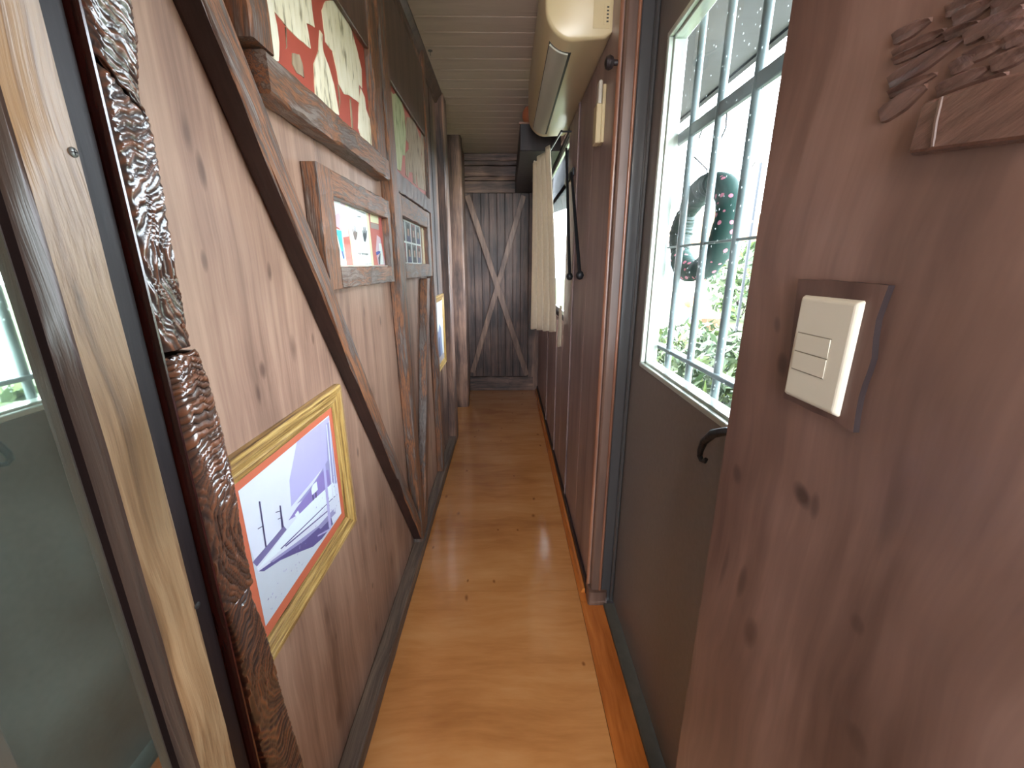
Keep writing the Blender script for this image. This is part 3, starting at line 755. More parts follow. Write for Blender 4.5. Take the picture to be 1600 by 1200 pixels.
for (a, b) in ((0.285, 0.3265), (-0.66, -0.60)):
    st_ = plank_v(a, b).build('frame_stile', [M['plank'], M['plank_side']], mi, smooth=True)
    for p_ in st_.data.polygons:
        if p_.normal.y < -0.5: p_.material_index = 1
MB().box(XM - .02, XF, -0.598, 0.284, 2.05, 2.2).build('frame_rail', M['plank'], mi, bevel=0.003)
MB().box(XM - .02, XF, -0.598, 0.284, 0.0, 0.12).build('frame_rail', M['plank'], mi, bevel=0.003)
for (u, v, mm) in ((114, 238, 'screw'), (308, 946, 'screw_dark')):
    p = PX(u, v, XF + .0002)
    s = MB().lathe([(.0033, 0), (.0033, .0006), (.0022, .0012)], p, axis=0, n=14).build('screw', M[mm], mi, smooth=True)
    if mm == 'screw':
        MB().box(p.x + .0010, p.x + .0014, p.y - .0022, p.y + .0022, p.z - .0004, p.z + .0004).box(p.x + .0010, p.x + .0014, p.y - .0004, p.y + .0004, p.z - .0022, p.z + .0022).build('screw_slot', M['screw_dark'], s)

# ================================================================== FRAMED RED PANELS, PICTURES
def polys(par, name, x, items, mats, step=0.00015, ext=None, seg=None):
    """flat printed shapes: items = [(material index, [(y,z)...])]"""
    mb = MB()
    for k, (mi_, pts) in enumerate(items):
        xx = x + step * (k + 1)
        mb.add([(xx, p[0], p[1]) for p in pts], [tuple(range(len(pts)))], mi_)
    return mb.build(name, mats, par)
def cropmap(ox, oy, s, x):
    def f(pts):
        out = []
        for (cx, cy) in pts:
            p = PX(ox + cx / s, oy + cy / s, x); out.append((p.y, p.z))
        return out
    return f

def patch(par, name, m, x, pts, th=0.002, jag=0.0012):
    """torn raised patch with a ragged outline"""
    out = []
    n = len(pts)
    for i in range(n):
        a = Vector((0, *pts[i])); b = Vector((0, *pts[(i + 1) % n]))
        k = max(1, int((b - a).length / 0.012))
        for j in range(k):
            p = a.lerp(b, j / k)
            if j: p += Vector((0, random.uniform(-jag, jag), random.uniform(-jag, jag)))
            out.append((x, p.y, p.z))
    me = MB().prism(out, (th, 0, 0))
    return me.build(name, m, par)

# --- first framed red panel
f1 = thing('framed_artwork', (XL, 1.2, 1.70), 'timber framed red panel with torn cream patches, nearest and highest on left wall', 'framed panel')
MB().box(XL, -0.455, 0.88, 1.62, 1.75, 2.09).build('red_panel', M['redpanel'], f1)
MB().timber([(XL, 0.868, 1.700), (-0.424, 0.868, 1.700), (-0.424, 0.868, 1.768), (XL, 0.868, 1.768)],
            [(XL, 1.662, 1.700), (-0.424, 1.662, 1.700), (-0.424, 1.662, 1.768), (XL, 1.662, 1.768)], 20, 0.002, 0.08).build('frame_rail', M['rustic_y'], f1)
MB().timber([(XL, 0.835, 1.772), (-0.426, 0.835, 1.772), (-0.426, 0.905, 1.772), (XL, 0.905, 1.772)],
            [(XL, 0.835, 2.22), (-0.426, 0.835, 2.22), (-0.426, 0.905, 2.22), (XL, 0.905, 2.22)], 14, 0.002, 0.08).build('frame_stile', M['rustic'], f1)
MB().timber([(XL, 1.568, 1.768), (-0.430, 1.568, 1.768), (-0.430, 1.662, 1.768), (XL, 1.662, 1.768)],
            [(XL, 1.568, 2.22), (-0.430, 1.568, 2.22), (-0.430, 1.662, 2.22), (XL, 1.662, 2.22)], 14, 0.002, 0.08).build('frame_stile', M['rustic'], f1)
MB().box(-0.450, -0.438, 0.905, 1.568, 2.066, 2.22).build('frame_head', M['endwood'], f1, bevel=0.002)
c1 = cropmap(400, 0, 5.0, -0.453)
PATCH1 = [
    [(30, -60), (140, -40), (145, 100), (165, 190), (183, 330), (178, 478), (100, 450), (70, 330), (52, 150)],
    [(130, -60), (425, -60), (440, 80), (460, 215), (395, 180), (410, 250), (430, 380), (330, 300), (240, 210), (145, 90)],
    [(545, 10), (620, 0), (700, 130), (745, 230), (785, 370), (825, 540), (830, 690), (805, 660), (810, 805), (730, 745), (690, 735), (650, 660), (635, 560), (600, 400), (545, 330), (530, 200), (517, 80)],
    [(500, 235), (522, 270), (520, 340), (528, 405), (570, 520), (610, 660), (652, 900), (560, 840), (465, 760), (452, 500), (490, 400), (495, 300)],
    [(820, 690), (850, 760), (860, 850), (900, 960), (920, 1150), (830, 1090), (800, 1000), (805, 830)],
    [(285, 415), (340, 425), (365, 500), (378, 608), (320, 570), (285, 500)],
]
for i, p in enumerate(PATCH1):
    patch(f1, 'bark_patch', M['bark_grey'] if i == 5 else M['bark'], -0.455, c1(p))
for p in ([(232, 210), (240, 220), (248, 370), (236, 384), (242, 360)], [(640, 660), (650, 670), (662, 790), (655, 850), (652, 780)],
          [(735, 770), (744, 775), (762, 1000), (750, 1002), (742, 900)]):
    patch(f1, 'bark_shred', M['bark_grey'], -0.455, c1(p), 0.0015, 0.0002)

# --- second framed red panel
f2 = thing('framed_artwork', (XL, 2.2, 1.70), 'timber framed red panel with greenish torn patches, beyond the upright post', 'framed panel')
MB().box(XL, -0.455, 1.79, 2.54, 1.75, 2.26).build('red_panel', M['redpanel'], f2)
MB().timber([(XL, 1.782, 1.690), (-0.432, 1.782, 1.690), (-0.432, 1.782, 1.765), (XL, 1.782, 1.765)],
            [(XL, 2.542, 1.690), (-0.432, 2.542, 1.690), (-0.432, 2.542, 1.765), (XL, 2.542, 1.765)], 16, 0.002, 0.08).build('frame_rail', M['endwood'], f2)
MB().box(-0.452, -0.440, 1.79, 2.54, 2.080, 2.40).build('frame_head', M['endwood'], f2, bevel=0.002)
c2 = cropmap(600, 110, 6.0, -0.453)
PATCH2 = [
    ('bark_green', [(50, 195), (65, 190), (90, 225), (105, 215), (140, 255), (170, 310), (190, 390), (200, 480), (205, 560), (205, 650), (200, 740), (195, 800), (175, 790), (160, 945), (110, 915), (95, 700), (80, 560), (62, 420)]),
    ('bark_grey', [(215, 435), (240, 440), (260, 445), (290, 490), (315, 560), (345, 660), (350, 800), (355, 850), (380, 1130), (320, 1095), (300, 930), (305, 1080), (275, 1050), (270, 960), (235, 950), (230, 1010), (205, 980), (200, 780), (235, 740), (232, 680), (207, 650), (208, 540)]),
    ('bark_grey', [(345, 550), (375, 560), (385, 700), (405, 1000), (408, 1150), (385, 1130), (358, 850), (350, 700)]),
]
for mm, p in PATCH2:
    patch(f2, 'bark_patch', M[mm], -0.455, c2(p))

# --- small glazed frames below them
P_ = {}
def pm(n, c, rough=0.55):
    if n not in P_: P_[n] = plain('print ' + n, rgb(*c), rough=rough, var=0.02, scale=40)
    return P_[n]
g1 = thing('poster_frame', (XL, 1.37, 1.34), 'small timber frame holding a white hand print poster and drawings', 'picture frame')
FX = -0.437
YA, YBb, ZA, ZB = 1.058, 1.672, 1.343, 1.632
MB().timber([(XL, YA, ZA), (FX, YA, ZA), (FX, YA + .082, ZA), (XL, YA + .082, ZA)], [(XL, YA, ZB), (FX, YA, ZB), (FX, YA + .082, ZB), (XL, YA + .082, ZB)], 12, .0015, .06).build('frame_stile', M['rustic'], g1)
MB().timber([(XL, 1.640, ZA), (FX, 1.640, ZA), (FX, YBb, ZA), (XL, YBb, ZA)], [(XL, 1.640, ZB), (FX, 1.640, ZB), (FX, YBb, ZB), (XL, YBb, ZB)], 12, .0015, .06).build('frame_stile', M['rustic'], g1)
MB().timber([(XL, YA + .083, ZB - .062), (FX, YA + .083, ZB - .062), (FX, YA + .083, ZB), (XL, YA + .083, ZB)], [(XL, 1.639, ZB - .062), (FX, 1.639, ZB - .062), (FX, 1.639, ZB), (XL, 1.639, ZB)], 14, .0015, .06).build('frame_rail', M['rustic_y'], g1)
MB().timber([(XL, YA + .083, ZA), (FX, YA + .083, ZA), (FX, YA + .083, ZA + .056), (XL, YA + .083, ZA + .056)], [(XL, 1.639, ZA), (FX, 1.639, ZA), (FX, 1.639, ZA + .056), (XL, 1.639, ZA + .056)], 14, .002, .06).build('frame_rail', M['rustic_y'], g1)
MB().box(XL, -0.462, YA + .07, 1.645, ZA + .05, ZB - .055).build('backing', M['redpaper'], g1)
cg = cropmap(505, 300, 9.233, -0.460)
hand = lambda cx, cy, s: [(cx - 12 * s, cy + 110), (cx - 30 * s, cy + 40), (cx - 42 * s, cy - 40), (cx - 34 * s, cy - 50), (cx - 22 * s, cy + 10), (cx - 24 * s, cy - 90), (cx - 14 * s, cy - 95), (cx - 6 * s, cy), (cx + 2 * s, cy - 95), (cx + 10 * s, cy - 85), (cx + 12 * s, cy + 5), (cx + 26 * s, cy - 50), (cx + 34 * s, cy - 40), (cx + 30 * s, cy + 50), (cx + 10 * s, cy + 120)]
white, cyan, cream, dark, pink, blue, grey = (pm('white', (244, 244, 240)), pm('cyan', (86, 200, 226)), pm('cream', (244, 234, 190)), pm('ink', (70, 72, 78)), pm('pink', (226, 190, 200)), pm('blue', (70, 84, 170)), pm('grey', (170, 150, 140)))
MG = [white, cyan, cream, dark, pink, blue, grey]
polys(g1, 'drawing', -0.4618, [(4, cg([(105, 105), (320, 170), (345, 330), (380, 640), (300, 655), (240, 520), (150, 480)])), (0, cg([(120, 120), (250, 150), (330, 300), (300, 420), (230, 300), (170, 340), (145, 280)])),
    (0, cg([(155, 510), (280, 560), (350, 1062), (228, 1075), (195, 830)])), (1, cg([(180, 540), (270, 560), (285, 700), (315, 960), (295, 970), (270, 860), (240, 740), (215, 640)])), (5, cg([(270, 850), (285, 850), (312, 945), (298, 965)]))], MG)
txt = []
for (a, b, yy, sl, hh) in ((372, 470, 215, .38, 14), (480, 610, 258, .38, 12), (392, 420, 340, .2, 22), (490, 545, 342, .2, 18), (508, 540, 872, .1, 26), (550, 600, 878, .1, 22), (606, 650, 884, .1, 22), (610, 650, 1034, -.02, 8), (660, 700, 1030, -.02, 8)):
    n = max(2, int((b - a) / 12))
    for k in range(n):
        xa = a + (b - a) * k / n; xb = xa + (b - a) / n * 0.62; ya_ = yy + (xa - a) * sl; h2 = 1.35 * hh * random.uniform(.6, 1)
        txt.append((3, cg([(xa, ya_), (xb, ya_ + 3), (xb, ya_ + h2), (xa, ya_ + h2 * .8)])))
polys(g1, 'hand_print_poster', -0.4610, [(2, cg([(322, 180), (652, 290), (738, 1062), (440, 1062)])), (0, cg([(352, 200), (622, 292), (705, 1058), (446, 1058)])),
    (3, cg(hand(468, 575, 1.0))), (3, cg(hand(605, 600, .85)))] + txt, MG, 0.00004)
polys(g1, 'clipping', -0.4618, [(2, cg([(678, 290), (800, 315), (806, 462), (690, 432)])), (6, cg([(688, 440), (806, 470), (808, 548), (694, 520)])), (4, cg([(780, 620), (830, 660), (900, 1050), (800, 1050), (765, 850)])), (0, cg([(806, 740), (845, 745), (880, 1045), (832, 1045)])),
    (5, cg([(765, 870), (800, 850), (830, 855), (828, 880), (800, 900), (775, 915)])), (3, cg([(800, 950), (826, 880), (832, 890), (826, 1045), (808, 1045)]))], MG)
MB().box(-0.4575, -0.4560, YA + .08, 1.642, ZA + .054, ZB - .060).build('glazing', M['picture_glass'], g1)
MB().box(-0.4560, -0.452, YA + .084, 1.640, ZA + .056, ZA + .060).build('glazing_bead', M['plastic'], g1)

g2 = thing('photo_frame', (XL, 2.2, 1.34), 'small timber frame with a sheet of eight passport-like photos, beyond the post', 'picture frame')
YC, YD = 1.785, 2.540
FX2 = -0.440
MB().timber([(XL, YC, 1.345), (FX2, YC, 1.345), (FX2, YC + .1, 1.345), (XL, YC + .1, 1.345)], [(XL, YC, 1.688), (FX2, YC, 1.688), (FX2, YC + .1, 1.688), (XL, YC + .1, 1.688)], 10, .0015, .06).build('frame_stile', M['rustic'], g2)
MB().timber([(XL, 2.455, 1.345), (FX2, 2.455, 1.345), (FX2, YD, 1.345), (XL, YD, 1.345)], [(XL, 2.455, 1.688), (FX2, 2.455, 1.688), (FX2, YD, 1.688), (XL, YD, 1.688)], 10, .0015, .06).build('frame_stile', M['rustic'], g2)
MB().timber([(XL, YC + .101, 1.606), (FX2, YC + .101, 1.606), (FX2, YC + .101, 1.688), (XL, YC + .101, 1.688)], [(XL, 2.454, 1.606), (FX2, 2.454, 1.606), (FX2, 2.454, 1.688), (XL, 2.454, 1.688)], 12, .0015, .06).build('frame_rail', M['rustic_y'], g2)
MB().timber([(XL, YC + .101, 1.345), (FX2, YC + .101, 1.345), (FX2, YC + .101, 1.412), (XL, YC + .101, 1.412)], [(XL, 2.454, 1.345), (FX2, 2.454, 1.345), (FX2, 2.454, 1.412), (XL, 2.454, 1.412)], 12, .0015, .06).build('frame_rail', M['rustic_y'], g2)
MB().box(XL, -0.464, YC + .09, 2.46, 1.40, 1.615).build('backing', pm('beige', (186, 150, 120)), g2)
MB().box(-0.464, -0.4635, 1.895, 2.36, 1.412, 1.603).build('photo_sheet', white, g2)
pc = [pm('portrait grey', (120, 118, 118)), pm('portrait red', (140, 84, 84)), pm('hair', (48, 42, 44)), pm('skin', (190, 150, 130)), pm('shirt', (84, 76, 110))]
for r in range(2):
    for c in range(4):
        y0 = 1.912 + c * 0.112; z0 = 1.417 + r * 0.094
        yc = y0 + .048
        items = [((0 if (r + c) % 3 else 1), [(y0, z0), (y0 + .096, z0), (y0 + .096, z0 + .086), (y0, z0 + .086)]),
                 (4 if c % 2 else 2, [(yc - .04, z0), (yc + .04, z0), (yc + .03, z0 + .028), (yc - .03, z0 + .028)]),
                 (2, [(yc - .026, z0 + .03), (yc + .026, z0 + .03), (yc + .024, z0 + .07), (yc, z0 + .08), (yc - .024, z0 + .07)]),
                 (3, [(yc - .016, z0 + .03), (yc, z0 + .024), (yc + .016, z0 + .03), (yc + .016, z0 + .058), (yc - .016, z0 + .058)])]
        polys(g2, 'portrait', -0.4634, items, pc, 0.0002)
MB().box(-0.4615, -0.460, YC + .098, 2.458, 1.41, 1.608).build('glazing', M['picture_glass'], g2)
for k in range(3):
    MB().box(-0.463, -0.461 + .0006 * k, 2.375 + k * .028, 2.397 + k * .028, 1.414, 1.604 - .006 * k).build('paper_strip', cream if k % 2 else pm('tan', (196, 160, 124)), g2)

# --- gilt framed photographs
def gilt_frame(root, y0, y1, z0, z1, xw, w, d):
    """mitred moulding"""
    prof = [(0.0, 0.0), (0.0, d * .75), (w * .12, d), (w * .30, d * .98), (w * .38, d * .78), (w * .62, d * .62), (w * .70, d * .68), (w * .80, d * .5), (w, d * .38), (w, 0.0)]
    corners = [(y0, z0, 1, 1), (y1, z0, -1, 1), (y1, z1, -1, -1), (y0, z1, 1, -1)]
    for i in range(4):
        a = corners[i]; b = corners[(i + 1) % 4]
        ra = [(xw + h, a[0] + t * a[2], a[1] + t * a[3]) for t, h in prof]
        rb = [(xw + h, b[0] + t * b[2], b[1] + t * b[3]) for t, h in prof]
        n = len(prof)
        mb = MB().add(ra + rb, [(k, (k + 1) % n, n + (k + 1) % n, n + k) for k in range(n)] + [tuple(range(n))[::-1], tuple(range(n, 2 * n))])
        mb.build('frame_side', M['gold_y'] if i in (0, 2) else M['gold'], root)

p1 = thing('framed_photo', (XL, 0.85, 0.66), 'gilt framed violet-toned photograph of an old railway with salmon mat', 'picture')
Y0, Y1, Z0, Z1 = 0.575, 1.098, 0.656, 1.090
gilt_frame(p1, Y0, Y1, Z0, Z1, XL, 0.050, 0.020)
MB().box(XL, -0.4685, Y0 + .04, Y1 - .04, Z0 + .04, Z1 - .04).build('mat_board', M['mat_red'], p1)
XPH = -0.4683
ycut0, ycut1, zc0, zc1 = Y0 + .072, Y1 - .070, Z0 + .075, Z1 - .066
lav = [pm('pale sky', (226, 224, 240)), pm('lavender', (190, 180, 226)), pm('violet hill', (146, 126, 190)), pm('white roof', (236, 240, 248)), pm('deep violet', (98, 86, 142)), pm('scrub', (124, 112, 160)), pm('ballast', (206, 208, 220)), pm('mid violet', (160, 152, 198)), pm('dusk', (72, 62, 104))]
# parallelogram of the print seen in the photo -> its own flat rectangle
pa = cropmap(370, 680, 3.53, XPH)
def clip(pts):
    return [(min(max(y, ycut0), ycut1), min(max(z, zc0), zc1)) for y, z in pts]
PR = [
    (1, [(300, 395), (290, 250), (330, 30), (600, -180), (590, 180), (500, 150)]),
    (7, [(330, 380), (420, 270), (500, 140), (490, -60), (540, -100), (560, 260), (500, 270)]),
    (2, [(285, 470), (330, 400), (400, 310), (470, 200), (505, 190), (520, 290), (440, 340), (350, 430)]),
    (6, [(120, 760), (300, 660), (430, 600), (600, 420), (600, 700), (150, 1200), (-200, 1300), (-200, 860)]),
    (5, [(20, 780), (95, 690), (200, 570), (258, 500), (275, 520), (180, 640), (110, 725)]),
    (3, [(110, 745), (260, 545), (340, 440), (430, 350), (530, 260), (548, 330), (430, 470), (330, 560), (200, 670)]),
    (4, [(118, 752), (260, 650), (330, 605), (430, 530), (520, 450), (530, 490), (470, 570), (420, 615), (330, 650), (240, 690), (150, 750)]),
    (7, [(180, 700), (330, 590), (450, 500), (540, 400), (545, 430), (450, 530), (330, 610), (200, 700)]),
    (4, [(265, 610), (500, 415), (502, 420), (270, 616)]),
    (4, [(240, 625), (545, 330), (546, 334), (244, 630)]),
    (3, [(410, 300), (418, 275), (440, 255), (446, 300), (432, 315), (414, 330)]),
    (8, [(416, 330), (422, 328), (424, 358), (418, 360)]), (8, [(432, 316), (438, 314), (440, 344), (434, 346)]),
    (3, [(318, 440), (336, 415), (344, 430), (330, 452)]),
    (8, [(120, 365), (128, 365), (164, 615), (156, 618)]), (8, [(114, 515), (140, 500), (141, 504), (115, 520)]),
    (8, [(234, 388), (241, 388), (258, 505), (246, 512)]), (8, [(212, 424), (244, 414), (244, 419), (213, 428)]), (8, [(224, 462), (250, 450), (250, 455), (225, 466)]),
    (4, [(330, 620), (450, 510), (465, 520), (440, 570), (350, 640)]),
    (1, [(455, -40), (467, -40), (520, 500), (512, 520), (506, 505)]), (1, [(520, 500), (516, 525), (445, 560), (444, 552), (508, 516)]),
    (0, [(490, -60), (496, -60), (540, 420), (534, 424)]), (0, [(505, -80), (510, -80), (552, 400), (547, 404)]), (0, [(522, -90), (526, -90), (566, 380), (562, 384)]),
]
items = [(0, [(ycut0, zc0), (ycut1, zc0), (ycut1, zc1), (ycut0, zc1)])]
for mi_, pts in PR:
    items.append((mi_, clip(pa(pts))))
for k in range(60):   # sleepers, stones and weeds in the foreground
    yy = random.uniform(ycut0 + .01, ycut1 - .01); zz = zc0 + random.uniform(.01, .10) * (0.4 + (yy - ycut0) / (ycut1 - ycut0))
    s = random.uniform(.0012, .004)
    items.append((7 if k % 3 else 5, [(yy, zz), (yy + s, zz + s * .3), (yy + s * 1.2, zz + s), (yy + s * .2, zz + s * .8)]))
polys(p1, 'photo_print', XPH, items, lav, 0.00003)
MB().box(-0.4672, -0.4664, Y0 + .045, Y1 - .045, Z0 + .045, Z1 - .045).build('glazing', M['picture_glass'], p1)

p2 = thing('framed_photo', (XL, 2.85, 0.70), 'small gilt framed photograph hung beyond the timber post', 'picture')
gilt_frame(p2, 2.655, 3.055, 0.705, 1.212, XL + .004, 0.045, 0.016)
MB().box(XL + .004, -0.466, 2.68, 3.03, 0.73, 1.19).build('backing', M['plastic'], p2)
pp = [pm('haze', (196, 200, 198)), pm('slate', (118, 126, 150)), pm('steel', (84, 90, 110)), pm('dust', (150, 140, 136))]
polys(p2, 'photo_print', -0.4658, [(0, [(2.70, .75), (3.01, .75), (3.01, 1.167), (2.70, 1.167)]), (1, [(2.70, .75), (2.95, .75), (2.93, .98), (2.86, 1.02), (2.80, .97), (2.70, 1.0)]), (2, [(2.78, .78), (2.86, .78), (2.86, .93), (2.80, .93)]), (3, [(2.70, .75), (3.01, .75), (3.01, .79), (2.70, .80)]), (1, [(2.84, 1.05), (3.0, 1.1), (3.0, 1.104), (2.84, 1.054)])], pp)

# ================================================================== RIGHT SIDE OBJECTS
# --- air conditioner
ac = thing('air_conditioner', (XR, 2.21, 2.13), 'cream wall air conditioner high on the right wall', 'air conditioner')
AY0, AY1 = 1.655, 2.755
def arc(cx, cz, r, a0, a1, n):
    return [(cx + r * math.cos(math.radians(a0 + (a1 - a0) * k / n)), cz + r * math.sin(math.radians(a0 + (a1 - a0) * k / n))) for k in range(n + 1)]
prof = [(XR, 2.155), (XR - .02, 2.140)] + arc(.228, 2.230, .098, 268, 184, 10) + [(.126, 2.30), (.128, 2.40), (.140, 2.445), (.165, 2.46), (XR, 2.46)]
def ac_ring(y, ins):
    cx = sum(p[0] for p in prof) / len(prof); cz = sum(p[1] for p in prof) / len(prof)
    out = []
    for (x, z) in prof:
        d = Vector((cx - x, cz - z)); L_ = d.length
        d = d / L_ * ins
        out.append((x + (0 if x > XR - .001 else d.x), y, z + d.y))
    return out
ringspec = [(AY0 + .006, .016), (AY0 + .001, .008), (AY0 - .001 + .006, .002), (AY0 + .016, 0), (AY1 - .016, 0), (AY1 - .005, .003), (AY1, .010)]
ringspec[0] = (AY0, .012); ringspec[1] = (AY0 + .003, .005); ringspec[2] = (AY0 + .009, .001)
mb = MB(); n = len(prof); vs = []; fs = []
for (y, ins) in ringspec: vs += ac_ring(y, ins)
k = len(ringspec)
for i in range(k - 1):
    for j in range(n):
        fs.append((i * n + j, i * n + (j + 1) % n, (i + 1) * n + (j + 1) % n, (i + 1) * n + j))
fs += [tuple(range(n)), tuple(range((k - 1) * n, k * n))]
mb.add(vs, fs).build('casing', M['ac'], ac, smooth=True)
def on_prof(t0, t1, dz, y0, y1, name, m, sub=6):
    """strip following the lower curve between angles t0..t1, pushed out by dz"""
    mb = MB(); vs = []; fs = []
    pts = arc(.228, 2.230, .098 + dz, t0, t1, sub); pin = arc(.228, 2.230, .096, t0, t1, sub)
    ring = pts + pin[::-1]
    mb.prism([(x, y0, z) for x, z in ring], (0, y1 - y0, 0))
    return mb.build(name, m, ac, smooth=True)
on_prof(220, 272, 0.0008, AY0 + .085, AY1 - .07, 'outlet_slot', M['ac_dark'])
on_prof(224, 266, 0.0060, AY0 + .090, AY1 - .075, 'louver', M['ac_flap'])
MB().box(.29, .3465, AY0 - .0012, AY0 + .002, 2.165, 2.445).build('end_cap', M['ac'], ac, bevel=.001)
sv = MB().box(.325, .345, AY0 - .0022, AY0 - .001, 2.175, 2.235).build('side_vent', M['ac'], ac, bevel=.0006)
for k in range(5):
    MB().box(.334, .341, AY0 - .0030, AY0 - .0021, 2.182 + k * .010, 2.186 + k * .010).build('vent_slot', M['ac_dark'], sv)

# --- remote in a wall holder
rm = thing('remote_holder', (XR, 1.72, 1.84), 'cream remote control in its holder on the right wall below air conditioner', 'remote control')
MB().box(XR - .012, XR, 1.690, 1.742, 1.835, 2.020).build('holder_back', M['ac'], rm, bevel=.002)
MB().box(XR - .032, XR - .012, 1.688, 1.744, 1.833, 1.960).build('holder_cup', M['ac'], rm, bevel=.003)
MB().box(XR - .026, XR - .013, 1.695, 1.737, 1.85, 2.035).build('remote_body', M['plastic'], rm, bevel=.004)

# --- round dark knob on the batten
kn = MB().lathe([(.008, 0), (.008, -.012), (.016, -.016), (.020, -.026), (.016, -.036), (.006, -.040)], PX(965, 98, XR - .012), axis=0, n=18).build('round_peg', M['black_wood'], smooth=True)
tag(kn, 'small round black knob on the red batten near the door top', 'knob')

# --- curtain
cu = thing('curtain', (0.25, 2.8, 1.0), 'short cream cotton curtain gathered at the side window', 'curtain')
def curtain(name, bot, top, z0, z1, folds, amp, nz=24, ns=90, zstep=None):
    vs = []; fs = []
    for i in range(nz + 1):
        t = i / nz
        for j in range(ns + 1):
            s = j / ns
            bx = bot[0][0] + (bot[1][0] - bot[0][0]) * s; by = bot[0][1] + (bot[1][1] - bot[0][1]) * s
            tx = top[0][0] + (top[1][0] - top[0][0]) * s; ty = top[0][1] + (top[1][1] - top[0][1]) * s
            e = t ** 1.4
            a = amp * (1 - 0.45 * t)
            w = math.sin(s * folds * 2 * math.pi + 0.5 * math.sin(t * 3))
            x = bx + (tx - bx) * e + a * 0.5 * w
            y = by + (ty - by) * e + a * 1.3 * math.cos(s * folds * 2 * math.pi * 1.0 + 1.1)
            zt = z1 - (zstep(s) if zstep else 0); zb = z0 + 0.006 * math.sin(s * folds * 6.3)
            vs.append((x, y, zb + (zt - zb) * t))
    for i in range(nz):
        for j in range(ns):
            a = i * (ns + 1) + j
            fs.append((a, a + 1, a + ns + 2, a + ns + 1))
    o = MB().add(vs, fs).build(name, M['curtain'], cu, smooth=True)
    so = o.modifiers.new('solid', 'SOLIDIFY'); so.thickness = 0.0012
    return o
curtain('curtain_panel', ((.300, 2.56), (.158, 2.72)), ((.262, 2.80), (.175, 3.02)), 1.005, 2.105, 4, .016, zstep=lambda s: .05 * round(s * 2) / 2)
curtain('curtain_return', ((.160, 2.735), (.235, 2.90)), ((.178, 3.03), (.235, 3.12)), 1.01, 2.07, 3, .014)
curtain('curtain_edge', ((.326, 2.46), (.306, 2.50)), ((.330, 2.52), (.318, 2.53)), 0.93, 1.17, 1, .006, nz=10, ns=16)
MB().tube([(.30, WY0 - .08, 2.108), (.22, 3.95, 2.108)], .006, 8).build('curtain_rod', M['iron'], cu, smooth=True)
MB().tube([(.30, WY0 - .07, 2.108), (XR, WY0 - .07, 2.108)], .005, 8).build('rod_bracket', M['iron'], cu, smooth=True)

# --- pair of dark hanging rods
hr = thing('hanging_rods', (XR, 2.3, 1.34), 'pair of dark rods with knobbed ends hanging beside the curtain', 'wall ornament')
for (a, b) in (((885, 232), (890, 432)), ((893, 270), (906, 430))):
    p, q = PX(*a, XR - .022), PX(*b, XR - .022)
    MB().tube([p, p.lerp(q, .5), q], [.007, .008, .009], 8).build('rod', M['iron'], hr, smooth=True)
    MB().lathe([(.004, -.02), (.014, -.014), (.019, 0), (.014, .014), (.004, .02)], q, n=12).build('knob_end', M['iron'], hr, smooth=True)
p, q = PX(885, 232, XR - .01), PX(894, 272, XR - .01)
MB().box(XR - .012, XR, min(p.y, q.y) - .015, max(p.y, q.y) + .015, q.z - .01, q.z + .03).build('hanger', M['iron'], hr, bevel=.003)

# --- rounded brown pot on the casing
pt = MB().lathe([(.02, 0), (.035, .01), (.046, .04), (.044, .075), (.028, .10), (.012, .108)], (.150, 3.09, 2.295), n=20).build('clay_pot', plain('terracotta', rgb(150, 84, 54), rough=.4), smooth=True)
tag(pt, 'round terracotta pot on the dark casing below the ceiling', 'pot')

# --- ceiling hook
hk = MB().lathe([(.012, 0), (.012, -.003), (.006, -.006)], (-0.403, 2.60, HC), n=14)
hk.tube([(-0.403, 2.60, HC - .004), (-0.403, 2.60, HC - .014), (-0.403, 2.607, HC - .020), (-0.403, 2.614, HC - .014)], .002, 6)
tag(hk.build('ceiling_hook', M['screw'], smooth=True), 'small brass hook in the ceiling boards', 'hook')

# --- light switch
sw = thing('light_switch', (XP, 0.43, 1.25), 'ivory light switch plate with two rockers on the dark partition', 'light switch')
bp_ = [(1250, 436), (1320, 440), (1392, 446), (1372, 500), (1365, 560), (1345, 620), (1336, 676), (1300, 655), (1226, 622), (1238, 540)]
bpts = [PX(u, v, XP - .004) for u, v in bp_]
patch_pts = [(p.y, p.z) for p in bpts]
bbm = wood('dark backing', [(0.3, (66, 44, 40)), (0.6, (96, 70, 62)), (0.8, (118, 90, 80))], across=10, along=.8, rough=.4, bump=.1)
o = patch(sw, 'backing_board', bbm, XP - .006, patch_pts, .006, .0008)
o.data.materials.append(M['black_wood'])  # dark edge faces carry the shade of the board's edge in their colour
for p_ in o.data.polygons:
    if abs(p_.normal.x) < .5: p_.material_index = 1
SY0, SY1, SZ0, SZ1 = 0.386, 0.470, 1.253, 1.370
XB = XP - .006
MB().hexa([(XB, SY0, SZ0), (XB, SY1, SZ0), (XB, SY1, SZ1), (XB, SY0, SZ1)],
          [(XB - .006, SY0 + .0045, SZ0 + .004), (XB - .006, SY1 - .004, SZ0 + .004), (XB - .006, SY1 - .004, SZ1 - .004), (XB - .006, SY0 + .0045, SZ1 - .004)]).build('cover_plate', M['plastic'], sw, bevel=.002, seg=2)
MB().box(XB - .0064, XB - .0055, 0.4105, 0.4605, 1.2868, 1.3292).build('rocker_gap', M['plastic_gap'], sw)
for (za, zb) in ((1.2876, 1.3076), (1.3084, 1.3284)):
    MB().hexa([(XB - .0055, .4108, za), (XB - .0055, .4602, za), (XB - .0055, .4602, zb), (XB - .0055, .4108, zb)],
              [(XB - .0068, .4110, za + .0003), (XB - .0068, .4600, za + .0003), (XB - .0074, .4600, zb - .0003), (XB - .0074, .4110, zb - .0003)]).build('rocker', M['plastic'], sw)

